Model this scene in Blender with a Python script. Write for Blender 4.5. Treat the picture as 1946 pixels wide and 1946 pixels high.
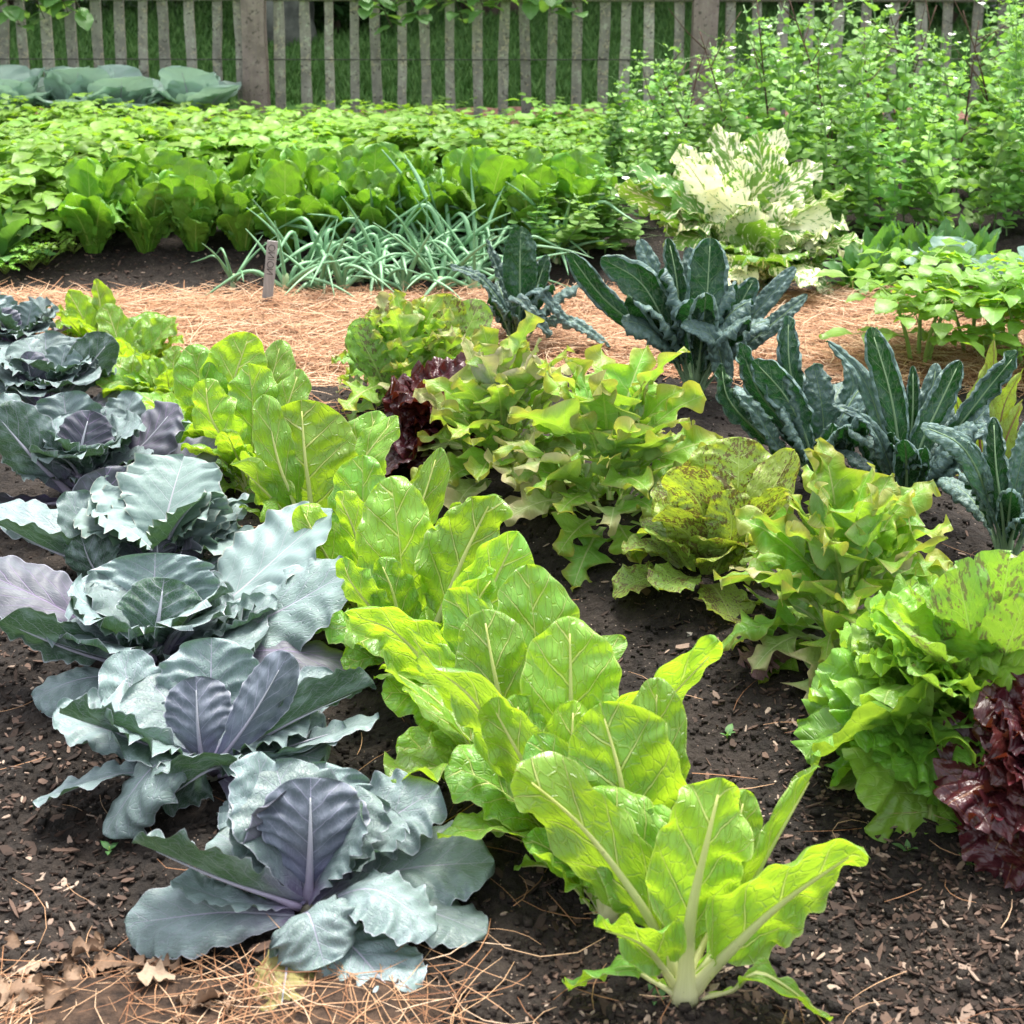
import bpy, math, random
import numpy as np
from mathutils import Vector

# ------------------------------------------------------------------ camera, world, sun, exposure
sc = bpy.context.scene
for o in list(bpy.data.objects): bpy.data.objects.remove(o)
COL = sc.collection
CAM_H, PITCH, FPX, YP, SZ = 1.6, math.radians(12), 3400.0, 323.0, 1946.0
cd = bpy.data.cameras.new('camera'); cam = bpy.data.objects.new('camera', cd); COL.objects.link(cam)
cam.location = (0, 0, CAM_H); cam.rotation_euler = (math.radians(90) - PITCH, 0, 0)
cd.sensor_width = 36.0; cd.sensor_fit = 'AUTO'; cd.lens = 36.0 * FPX / SZ
cd.shift_y = -(SZ / 2 - YP) / SZ
cd.clip_start = 0.05; cd.clip_end = 1000
cd.dof.use_dof = True; cd.dof.focus_distance = 3.5; cd.dof.aperture_fstop = 10.0
sc.camera = cam
SUN_EL, SUN_AZ = math.radians(70), math.radians(25)        # azimuth of the sun from +Y (behind the fence) towards +X
w = bpy.data.worlds.new('World'); sc.world = w; w.use_nodes = True
wn = w.node_tree; bg = wn.nodes['Background']
sky = wn.nodes.new('ShaderNodeTexSky'); sky.sky_type = 'NISHITA'; sky.sun_disc = False
sky.sun_elevation = SUN_EL; sky.sun_rotation = SUN_AZ
sky.air_density = 1.0; sky.dust_density = 3.0; sky.ozone_density = 1.0
hs = wn.nodes.new('ShaderNodeHueSaturation'); hs.inputs['Saturation'].default_value = 0.28
wn.links.new(sky.outputs[0], hs.inputs['Color']); wn.links.new(hs.outputs[0], bg.inputs['Color'])
bg.inputs['Strength'].default_value = 0.13
sd = bpy.data.lights.new('sun', 'SUN'); sun = bpy.data.objects.new('sun', sd); COL.objects.link(sun)
sd.energy = 2.0; sd.angle = math.radians(28); sd.color = (1.0, 0.95, 0.87)
_d = Vector((math.sin(SUN_AZ) * math.cos(SUN_EL), math.cos(SUN_AZ) * math.cos(SUN_EL), math.sin(SUN_EL)))
sun.rotation_euler = _d.to_track_quat('Z', 'Y').to_euler()
sc.view_settings.view_transform = 'Standard'; sc.view_settings.look = 'None'
sc.view_settings.exposure = 1.92; sc.view_settings.gamma = 1.0
sc.cycles.max_bounces = 8; sc.cycles.transparent_max_bounces = 12
sc.cycles.caustics_reflective = False; sc.cycles.caustics_refractive = False

# ------------------------------------------------------------------ small maths
R = np.random.default_rng(7)
PI = math.pi
def rad(a): return math.radians(a)
def nrm(v):
    v = np.asarray(v, float); return v / (np.linalg.norm(v, axis=-1, keepdims=True) + 1e-12)
_sp, _cp = math.sin(PITCH), math.cos(PITCH)
def ray(px, py):
    a = (px - SZ / 2) / FPX; b = -(py - YP) / FPX
    return np.array([a, _cp + b * _sp, -_sp + b * _cp])
def at_y(px, py, Y):
    d = ray(px, py); return np.array([0, 0, CAM_H]) + d * (Y / d[1])
def scale_at(P):                      # pixels of the photograph per metre at a world point
    return FPX / (P[1] * _cp - (P[2] - CAM_H) * _sp)
def _h2(ix, iy, seed):
    n = (ix * 374761393 + iy * 668265263 + seed * 974634777) & 0xffffffff
    n = ((n ^ (n >> 13)) * 1274126177) & 0xffffffff
    return ((n ^ (n >> 16)) & 0xffff) / 65535.0
def vnoise(x, y, seed=0):
    x = np.asarray(x, float); y = np.asarray(y, float)
    ix = np.floor(x).astype(np.int64); iy = np.floor(y).astype(np.int64); fx = x - ix; fy = y - iy
    fx = fx * fx * (3 - 2 * fx); fy = fy * fy * (3 - 2 * fy)
    a = _h2(ix, iy, seed); b = _h2(ix + 1, iy, seed); c = _h2(ix, iy + 1, seed); d = _h2(ix + 1, iy + 1, seed)
    return (a * (1 - fx) + b * fx) * (1 - fy) + (c * (1 - fx) + d * fx) * fy
def worley(x, y, seed=0):             # distance to the nearest jittered point
    ix = np.floor(x).astype(np.int64); iy = np.floor(y).astype(np.int64)
    best = np.full(np.shape(x), 9.0)
    for dx in (-1, 0, 1):
        for dy in (-1, 0, 1):
            cx = ix + dx; cy = iy + dy
            px = cx + _h2(cx, cy, seed); py = cy + _h2(cx, cy, seed + 5)
            best = np.minimum(best, (px - x) ** 2 + (py - y) ** 2)
    return np.sqrt(best)
def smooth(a, b, x):
    t = np.clip((np.asarray(x, float) - a) / (b - a), 0, 1); return t * t * (3 - 2 * t)

# ------------------------------------------------------------------ ground height
def flat(px, py, h=0.0):
    d = ray(px, py); k = (CAM_H - h) / -d[2]; return np.array([d[0] * k, d[1] * k, h])
_rows = []                                         # (point, direction, half width, height)
for (a, b, wd, hh) in (((1290, 1900), (230, 660), .13, .05), ((1900, 1560), (770, 760), .20, .09),
                       ((590, 1740), (40, 700), .18, .04), ((1900, 1080), (1000, 650), .16, .03)):
    A = flat(*a)[:2]; B = flat(*b)[:2]; _rows.append((A, nrm(B - A), wd, hh))
PATH_Y0, PATH_Y1 = 4.72, 5.62
def ground(x, y, fine=False):
    x = np.asarray(x, float); y = np.asarray(y, float); z = np.zeros(np.broadcast(x, y).shape)
    for A, d, wd, hh in _rows:
        off = (x - A[0]) * -d[1] + (y - A[1]) * d[0]
        z = z + hh * np.exp(-(off / wd) ** 2 / 1.4)
    z = z * (1 - smooth(PATH_Y0 - .35, PATH_Y0 + .1, y))
    z = z + .05 * smooth(PATH_Y1, PATH_Y1 + .5, y) + .05 * (vnoise(x * 1.5, y * 1.5, 3) - .5)
    if fine:
        z = z + .020 * (vnoise(x * 9, y * 9, 11) - .5)
        c = np.clip(.55 - worley(x * 22, y * 22, 4), 0, 1); z = z + .016 * c * vnoise(x * 6, y * 6, 8)
        z = z + .011 * (vnoise(x * 42, y * 42, 12) - .5) + .008 * (vnoise(x * 90, y * 90, 13) - .5)
    return z
def gp(px, py, h=0.0):                             # the point of the real ground seen at a pixel
    g = 0.0
    for _ in range(8):
        P = flat(px, py, g + h); g = float(ground(P[0], P[1]))
    P[2] = g + h; return P

# ------------------------------------------------------------------ mesh gathering
class Acc:
    def __init__(s): s.V = []; s.F = []; s.U = []; s.T = []; s.n = 0
    def add(s, m):
        V, F, U, T = m
        s.V.append(V); s.F.append(F + s.n); s.U.append(U); s.T.append(T); s.n += len(V); return s
    def get(s):
        return np.concatenate(s.V), np.concatenate(s.F), np.concatenate(s.U), np.concatenate(s.T)
def mesh(name, data, mat, origin=None, smooth_=True):
    V, F, U, T = data
    if origin is not None: V = V - np.asarray(origin)
    me = bpy.data.meshes.new(name); nv, nf = len(V), len(F)
    me.vertices.add(nv); me.vertices.foreach_set('co', np.ascontiguousarray(V, np.float32).ravel())
    me.loops.add(nf * 4); li = np.ascontiguousarray(F, np.int32).ravel(); me.loops.foreach_set('vertex_index', li)
    me.polygons.add(nf); me.polygons.foreach_set('loop_start', np.arange(0, nf * 4, 4, dtype=np.int32))
    me.update(calc_edges=True)
    me.polygons.foreach_set('use_smooth', np.full(nf, smooth_, bool))
    u1 = me.uv_layers.new(name='UVMap'); u1.data.foreach_set('uv', np.ascontiguousarray(U[li], np.float32).ravel())
    u2 = me.uv_layers.new(name='st'); u2.data.foreach_set('uv', np.ascontiguousarray(T[li], np.float32).ravel())
    me.materials.append(mat); me.update(); return me
def obj(name, data, mat, parent=None, origin=None, smooth_=True):
    o = bpy.data.objects.new(name, mesh(name, data, mat, origin, smooth_)); COL.objects.link(o)
    if parent is not None: o.parent = parent
    elif origin is not None: o.location = origin
    return o
def tag(o, label, cat, group=None, kind=None):
    o['label'] = label; o['category'] = cat
    if group: o['group'] = group
    if kind: o['kind'] = kind
    return o
def thing(name, loc, label, cat, group=None):
    o = bpy.data.objects.new(name, None); COL.objects.link(o); o.location = [float(c) for c in loc]
    o.empty_display_size = .05
    return tag(o, label, cat, group)
def copy_tree(o, parent=None):
    c = o.copy(); COL.objects.link(c); c.parent = parent
    for ch in list(o.children): copy_tree(ch, c)
    return c

# ------------------------------------------------------------------ leaf builder
def curve(P, n=40):                                # smooth curve through the control points
    P = np.asarray(P, float)
    if len(P) == 2: P = np.array([P[0], (P[0] + P[1]) / 2, P[1]])
    Q = np.vstack([2 * P[0] - P[1], P, 2 * P[-1] - P[-2]]); out = []
    m = len(P) - 1; k = max(4, n // m)
    for i in range(m):
        a, b, c, d = Q[i], Q[i + 1], Q[i + 2], Q[i + 3]; t = np.linspace(0, 1, k, endpoint=(i == m - 1))[:, None]
        out.append(.5 * (2 * b + (c - a) * t + (2 * a - 5 * b + 4 * c - d) * t ** 2 + (3 * b - a - 3 * c + d) * t ** 3))
    C = np.concatenate(out); L = np.concatenate([[0], np.cumsum(np.linalg.norm(np.diff(C, axis=0), axis=1))])
    return C, L
def at_t(C, L, t):
    return np.stack([np.interp(t * L[-1], L, C[:, k]) for k in range(3)], 1)
def arc(base, az, length, e0, e1, sway=0.0, n=24, ease=1.0):   # a leaf path that starts at elevation e0 and ends at e1
    u = np.linspace(0, 1, n); e = e0 + (e1 - e0) * u ** ease; a = az + sway * u
    d = np.stack([np.cos(e) * np.cos(a), np.cos(e) * np.sin(a), np.sin(e)], 1) * (length / (n - 1))
    P = np.vstack([[0, 0, 0], np.cumsum(d[:-1], 0)]) + np.asarray(base)
    N = np.stack([-np.sin(e) * np.cos(a), -np.sin(e) * np.sin(a), np.cos(e)], 1)
    return P, N
def _bl(t, t0): return np.clip((t - t0) / (1 - t0), 0, 1)
def prof(kind, t, k=0.0):
    if kind == 'chard':
        t0 = .30 + k; u = _bl(t, t0)
        b = np.where(u < .36, np.sin(PI / 2 * np.clip(u / .36, 0, 1)) ** .75, np.sqrt(np.clip(1 - (np.clip(u - .36, 0, 1) / .64) ** 2.7, 0, 1)))
        return np.maximum(b, .10 * (t < t0 + .05) * smooth(0, .02, t) + .02)
    if kind == 'cabbage':
        b = np.where(t < .62, .20 + .80 * smooth(-.05, .62, t), np.sqrt(np.clip(1 - (np.clip(t - .62, 0, 1) / .38) ** 2.5, 0, 1)))
        return np.maximum(b, .02)
    if kind == 'kale':
        t0 = .22 + k; u = _bl(t, t0)
        b = np.minimum(smooth(-.08, .5, u) * .95 + .05, 1) * np.sqrt(np.clip(1 - np.clip((u - .62) / .38, 0, 1) ** 2.6, 0, 1))
        return np.maximum(b * (t > t0), .07)
    if kind == 'oak':
        u = _bl(t, .12); k = k * .6
        env = np.where(u < .5, .25 + .75 * smooth(0, .5, u), np.clip(1 - (np.clip(u - .5, 0, 1) / .5) ** 1.5, 0, 1) ** .8)
        q = (u ** 1.1 * 2.9 + .1 + k) % 1.0; lob = np.where(q < .72, (q / .72) ** 1.3, 1 - (q - .72) / .28)      # lobes that point towards the tip
        return np.maximum(env * (.30 + .70 * lob), .03)
    if kind == 'romaine':
        b = np.where(t < .66, .26 + .74 * smooth(-.1, .66, t), np.sqrt(np.clip(1 - (np.clip(t - .66, 0, 1) / .34) ** 2.3, 0, 1)))
        return np.maximum(b, .03)
    if kind == 'horse':
        t0 = .22; u = _bl(t, t0)
        b = np.where(u < .45, np.sin(PI / 2 * np.clip(u / .45, 0, 1)) ** .8, np.clip(1 - (np.clip(u - .45, 0, 1) / .55) ** 2.2, 0, 1) ** .6)
        b = b * (.86 + .14 * np.cos(2 * PI * u * (8 + k)))
        return np.maximum(b, .05)
    if kind == 'oval':
        return np.maximum(np.clip(np.sin(PI * np.clip(t, 0, 1) ** .8), 0, 1) ** .75, .03)
    if kind == 'ovate':
        return np.maximum(np.clip(np.sin(PI * np.clip(t, 0, 1) ** .68), 0, 1) ** .95, .03)
    if kind == 'spear':
        u = _bl(t, .15); b = np.clip(np.sin(PI * u ** .62), 0, 1) ** .9
        return np.maximum(b, .05)
    return np.ones_like(t)
def leaf(path, N, hw, kind, nt=26, ns=13, cup=(.4, .4), ruf=(0, 0), puck=(0, 7, .6), warp=.02, teeth=(0, 0), fold=0.0,
         blister=0.0, rufp=2.2, k=0.0, rng=R, curl=0.0, roll=0.0, er=0.0):
    if isinstance(path, tuple): C, L = path
    else: C, L = curve(path, 48)
    Ln = L[-1]
    tau = np.linspace(0, 1, nt); t = 1 - (1 - tau) ** 1.35
    P = at_t(C, L, t)
    e = 1e-3; T = nrm(at_t(C, L, np.minimum(t + .03, 1)) - at_t(C, L, np.maximum(t - .03, 0)))
    N = np.asarray(N, float)
    if N.ndim == 1: Nh = np.repeat(N[None], nt, 0)
    else:
        tt = np.linspace(0, 1, len(N)); Nh = np.stack([np.interp(t, tt, N[:, q]) for q in range(3)], 1)
    B = nrm(np.cross(T, Nh)); Nn = np.cross(B, T)
    if roll:
        a = (roll * t)[:, None]; B, Nn = B * np.cos(a) + Nn * np.sin(a), Nn * np.cos(a) - B * np.sin(a)
    w = hw * prof(kind, t, k)
    if teeth[0]:
        w = w * (1 + teeth[0] * (vnoise(t * teeth[1], np.full(nt, rng.uniform(0, 99)), 3) - .5) * 2 * smooth(.15, .4, t))
    s = np.linspace(-1, 1, ns); s = np.sign(s) * np.abs(s) ** .9
    TT, SS = np.meshgrid(t, s, indexing='ij'); W = w[:, None]
    if teeth[0]:                                   # the two edges are notched differently
        W = W * (1 + np.where(SS > 0, 1, -1) * teeth[0] * .8 * (vnoise(TT * teeth[1] * .8 + 40, rng.uniform(0, 99) + 0 * TT, 6) - .5) * smooth(.15, .4, TT))
    c = (cup[0] + (cup[1] - cup[0]) * TT); c = np.where(np.abs(c) < 1e-3, 1e-3, c)
    c = c * np.clip(W / (hw * .55), .15, 1)
    ers = er if not er else er * (.55 + .9 * vnoise(TT * 5 + rng.uniform(0, 50), np.where(SS > 0, 3.3, 8.7), 4)) * smooth(.15, .4, TT)
    phi = c * SS + ers * np.sign(SS) * smooth(.60, 1.0, np.abs(SS)); ds = np.diff(s)[None]
    def cum(f_):
        q_ = np.concatenate([np.zeros((nt, 1)), np.cumsum((f_[:, 1:] + f_[:, :-1]) / 2 * ds, 1)], 1); return q_ - q_[:, ns // 2:ns // 2 + 1]
    X = W * cum(np.cos(phi)); Y = W * cum(np.sin(phi)) + fold * np.abs(SS) * W
    if warp:
        for q in range(5):
            f1, f2 = rng.uniform(-3.5, 3.5), rng.uniform(-2.2, 2.2)
            Y = Y + warp * Ln * .4 * np.sin(f1 * TT * 2 + f2 * SS + rng.uniform(0, 6.28)) * smooth(.05, .5, TT) * (.3 + np.abs(SS))
    if ruf[0]:
        A = ruf[0] * np.abs(SS) ** rufp * smooth(.08, .3, TT); ph = np.where(SS > 0, rng.uniform(0, 6.28), rng.uniform(0, 6.28))
        tw = TT + .12 * (vnoise(TT * 4 + 7, np.where(SS > 0, rng.uniform(0, 99), rng.uniform(0, 99)), 2) - .5)
        g = 0; g2 = 0
        for m_, a_ in ((.55, .6), (1, .75), (1.83, .42)):
            f0 = rng.uniform(.9, 1.1); p0 = rng.uniform(0, 6.28)
            g = g + a_ * np.sin(2 * PI * ruf[1] * m_ * f0 * tw + ph * m_ + p0); g2 = g2 + a_ * np.cos(2 * PI * ruf[1] * m_ * f0 * tw + ph * m_ + p0)
        Y = Y + A * g; X = X + np.sign(SS) * A * .35 * g2 - np.sign(SS) * A * .25
    if puck[0]:
        q = (TT - np.abs(X) / Ln * puck[2]) * puck[1] + np.where(X > 0, .5, 0); fr = q - np.floor(q)
        Y = Y + puck[0] * (.5 + .5 * np.cos(2 * PI * fr)) * np.clip(np.abs(SS) * 3, 0, 1) * (1 - np.abs(SS) ** 4) * smooth(.1, .3, TT) * np.clip(W / hw, 0, 1)
    if blister:
        sc_ = 1 / blister[1]; o1 = rng.uniform(0, 60)
        d = worley(X * sc_ + o1, TT * Ln * sc_ + o1, 9)
        Y = Y + blister[0] * np.clip(1 - d * 1.15, 0, 1) ** .7 * np.clip(np.abs(SS) * 4, 0, 1) * np.clip(W / hw, 0, 1)
    if curl:
        Y = Y + curl * Ln * np.clip(TT - .7, 0, 1) ** 2 * 4
    V = P[:, None, :] + X[..., None] * B[:, None, :] + Y[..., None] * Nn[:, None, :]
    U = np.stack([.5 + .5 * X / hw, TT], -1); ST = np.stack([SS * .5 + .5, TT], -1)
    idx = np.arange(nt * ns).reshape(nt, ns)
    F = np.stack([idx[:-1, :-1], idx[:-1, 1:], idx[1:, 1:], idx[1:, :-1]], -1).reshape(-1, 4)
    return V.reshape(-1, 3), F, U.reshape(-1, 2), ST.reshape(-1, 2)
def fan_leaf(base, az, L, e0, e1, A=1.0, amp=.12, nf=7, bl=.008, nt=34, ns=71, rng=R, roll=0.0, cupz=.3):
    # a crinkled leaf that widens like a fan: its margin is longer than the blade can hold flat, so it frills
    C, N = arc(base, az, L, e0, e1, 0, n=30); Cl = np.linspace(0, L, 30)
    t = np.linspace(.0, 1, nt) ** .8; s = np.linspace(-1, 1, ns); TT, SS = np.meshgrid(t, s, indexing='ij')
    out = 1 + .10 * (vnoise(SS * 4 + rng.uniform(0, 90), 0 * SS, 3) - .5) + .07 * (vnoise(SS * 17 + rng.uniform(0, 90), 0 * SS, 4) - .5) * smooth(.6, 1, TT)
    r = TT * L * out; x = r * np.sin(SS * A) * 1.0; y = r * np.cos(SS * A) + .0
    y = y + .18 * L * (1 - TT) * np.abs(SS) * 0; p0, p1, p2 = rng.uniform(0, 6.28, 3)
    sw = SS + .10 * (vnoise(SS * 3 + rng.uniform(0, 90), TT * 2, 6) - .5)
    vn = lambda f_, ft, sd_: 2 * vnoise(sw * f_ + p0 * 9, TT * ft + p1 * 7, sd_) - 1
    z = amp * L * (TT ** 1.5 * 1.0 * vn(nf * .5, 1.5, 31) + TT ** 2.5 * 1.1 * vn(nf * 1.3, 2.5, 32) + TT ** 5 * .9 * vn(nf * 3.1, 4, 33) + .25 * TT ** 3 * np.sin(nf * 1.6 * PI * sw + p2))
    x = x + amp * L * .6 * TT ** 4 * vn(nf * 2.2, 5, 35)
    z = z + cupz * L * (np.abs(SS) * TT) ** 2
    yy = np.clip(y, 0, None) ; o1 = rng.uniform(0, 50)
    z = z + bl * np.clip(1 - worley(x * 45 + o1, y * 45 + o1, 9) * 1.2, 0, 1) * smooth(.05, .4, TT)
    P = np.stack([np.interp(yy, Cl, C[:, q]) for q in range(3)], -1); Nn = nrm(np.stack([np.interp(yy, Cl, N[:, q]) for q in range(3)], -1))
    D = np.array([math.cos(az), math.sin(az), 0.0]); B = np.array([math.sin(az), -math.cos(az), 0.0])
    P = P + np.minimum(y, 0)[..., None] * D
    if roll: Bv = nrm(B * math.cos(roll) + Nn * math.sin(roll)); Nn = nrm(Nn * math.cos(roll) - B * math.sin(roll))
    else: Bv = B
    V = P + x[..., None] * Bv + z[..., None] * Nn; V[..., 2] = np.maximum(V[..., 2], ground(V[..., 0], V[..., 1]) + .004)
    U = np.stack([.5 + .5 * x / L, np.clip(y / L, 0, 1)], -1); ST = np.stack([SS * .5 + .5, TT], -1)
    i = np.arange(nt * ns).reshape(nt, ns); F = np.stack([i[:-1, :-1], i[:-1, 1:], i[1:, 1:], i[1:, :-1]], -1).reshape(-1, 4)
    return V.reshape(-1, 3), F, U.reshape(-1, 2), ST.reshape(-1, 2)
def tube(path, r0, r1, n=8, nt=12, N=None, flat_=1.0, off=0.0, t1=1.0, pw=1.0, flare=0.0):
    if isinstance(path, tuple): C, L = path
    else: C, L = curve(path, 48)
    t = np.linspace(0, t1, nt); P = at_t(C, L, t); T = nrm(at_t(C, L, np.minimum(t + .03, 1)) - at_t(C, L, np.maximum(t - .03, 0)))
    if N is None: N = np.array([.31, .2, .93])
    N = np.asarray(N, float)
    if N.ndim > 1:
        tt = np.linspace(0, 1, len(N)); N = np.stack([np.interp(t, tt, N[:, q]) for q in range(3)], 1)
    else: N = np.repeat(N[None], nt, 0)
    B = nrm(np.cross(T, N)); N = np.cross(B, T)
    r = r0 + (r1 - r0) * (t / t1) ** pw
    if flare: r = r * (1 + flare * (1 - smooth(0, .18, t)))
    a = np.linspace(0, 2 * PI, n, endpoint=False)
    V = P[:, None] + (np.cos(a)[None, :, None] * B[:, None] + (np.sin(a) * flat_ - off)[None, :, None] * N[:, None]) * r[:, None, None]
    idx = np.arange(nt * n).reshape(nt, n); nx = np.roll(idx, -1, 1)
    F = np.stack([idx[:-1], nx[:-1], nx[1:], idx[1:]], -1).reshape(-1, 4)
    cap = [[idx[-1][0], idx[-1][q], idx[-1][q + 1], idx[-1][q + 2]] for q in range(1, n - 2, 2)]
    cap += [[idx[0][0], idx[0][q + 2], idx[0][q + 1], idx[0][q]] for q in range(1, n - 2, 2)]
    F = np.vstack([F, np.array(cap)])
    U = np.stack(np.broadcast_arrays((a / (2 * PI))[None], t[:, None]), -1).reshape(-1, 2)
    return V.reshape(-1, 3), F, U, U.copy()
def box(c, sx, sy, sz, u=0.5):
    x, y, z = sx / 2, sy / 2, sz / 2
    V = np.array([[-x, -y, -z], [x, -y, -z], [x, y, -z], [-x, y, -z], [-x, -y, z], [x, -y, z], [x, y, z], [-x, y, z]]) + np.asarray(c)
    F = np.array([[3, 2, 1, 0], [4, 5, 6, 7], [0, 1, 5, 4], [1, 2, 6, 5], [2, 3, 7, 6], [3, 0, 4, 7]])
    U = np.full((8, 2), u); return V, F, U, U.copy()

# ------------------------------------------------------------------ node shorthand
class G:
    def __init__(s, name):
        s.m = bpy.data.materials.new(name); s.m.use_nodes = True; s.t = s.m.node_tree; s.t.nodes.clear()
        s.out = s.t.nodes.new('ShaderNodeOutputMaterial')
    def n(s, kind, **kw):
        nd = s.t.nodes.new('ShaderNode' + kind)
        for k_, v in kw.items(): setattr(nd, k_, v)
        return nd
    def set(s, sock, v):
        if isinstance(v, bpy.types.NodeSocket): s.t.links.new(v, sock)
        elif v is not None:
            if hasattr(sock.default_value, '__len__') and not hasattr(v, '__len__'): v = (v,) * len(sock.default_value)
            if hasattr(v, '__len__') and len(v) == 3 and len(sock.default_value) == 4: v = (*v, 1)
            sock.default_value = v
    def ma(s, op, a, b=None, c=None, clamp=False):
        nd = s.n('Math', operation=op, use_clamp=clamp); s.set(nd.inputs[0], a)
        if b is not None: s.set(nd.inputs[1], b)
        if c is not None: s.set(nd.inputs[2], c)
        return nd.outputs[0]
    def mr(s, v, a, b, c=0.0, d=1.0, it='SMOOTHSTEP'):
        nd = s.n('MapRange', interpolation_type=it); s.set(nd.inputs[0], v)
        for q, x in enumerate((a, b, c, d)): s.set(nd.inputs[q + 1], x)
        return nd.outputs[0]
    def mix(s, f, a, b, mode='MIX'):
        nd = s.n('MixRGB', blend_type=mode); s.set(nd.inputs[0], f); s.set(nd.inputs[1], a); s.set(nd.inputs[2], b); return nd.outputs[0]
    def noise(s, vec, scale, detail=3, rough=.55, out=0, dist=0.0):
        nd = s.n('TexNoise'); s.set(nd.inputs['Vector'], vec); nd.inputs['Scale'].default_value = scale
        nd.inputs['Detail'].default_value = detail; nd.inputs['Roughness'].default_value = rough; nd.inputs['Distortion'].default_value = dist
        return nd.outputs[out]
    def vor(s, vec, scale, feat='F1', out=0):
        nd = s.n('TexVoronoi', feature=feat); s.set(nd.inputs['Vector'], vec); nd.inputs['Scale'].default_value = scale; return nd.outputs[out]
    def comb(s, x, y, z=0.0):
        nd = s.n('CombineXYZ')
        for q, v in enumerate((x, y, z)): s.set(nd.inputs[q], v)
        return nd.outputs[0]
    def uv(s, name):
        nd = s.n('UVMap', uv_map=name); sp = s.n('SeparateXYZ'); s.t.links.new(nd.outputs[0], sp.inputs[0]); return sp.outputs[0], sp.outputs[1]
    def bump(s, h, strength, dist=.01, normal=None):
        nd = s.n('Bump'); s.set(nd.inputs['Height'], h); nd.inputs['Strength'].default_value = strength; nd.inputs['Distance'].default_value = dist
        if normal is not None: s.t.links.new(normal, nd.inputs['Normal'])
        return nd.outputs[0]
    def ramp(s, v, stops):
        nd = s.n('ValToRGB'); s.set(nd.inputs[0], v); e = nd.color_ramp.elements
        while len(e) < len(stops): e.new(.5)
        for el, (p, c) in zip(e, stops): el.position = p; el.color = (*c, 1)
        return nd.outputs[0]
    def pbsdf(s, col, rough, normal=None, spec=.5, metal=0.0):
        nd = s.n('BsdfPrincipled'); s.set(nd.inputs['Base Color'], col); s.set(nd.inputs['Roughness'], rough)
        nd.inputs['Specular IOR Level'].default_value = spec; nd.inputs['Metallic'].default_value = metal
        if normal is not None: s.t.links.new(normal, nd.inputs['Normal'])
        return nd.outputs[0]
    def done(s, sh): s.t.links.new(sh, s.out.inputs[0]); return s.m

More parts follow.
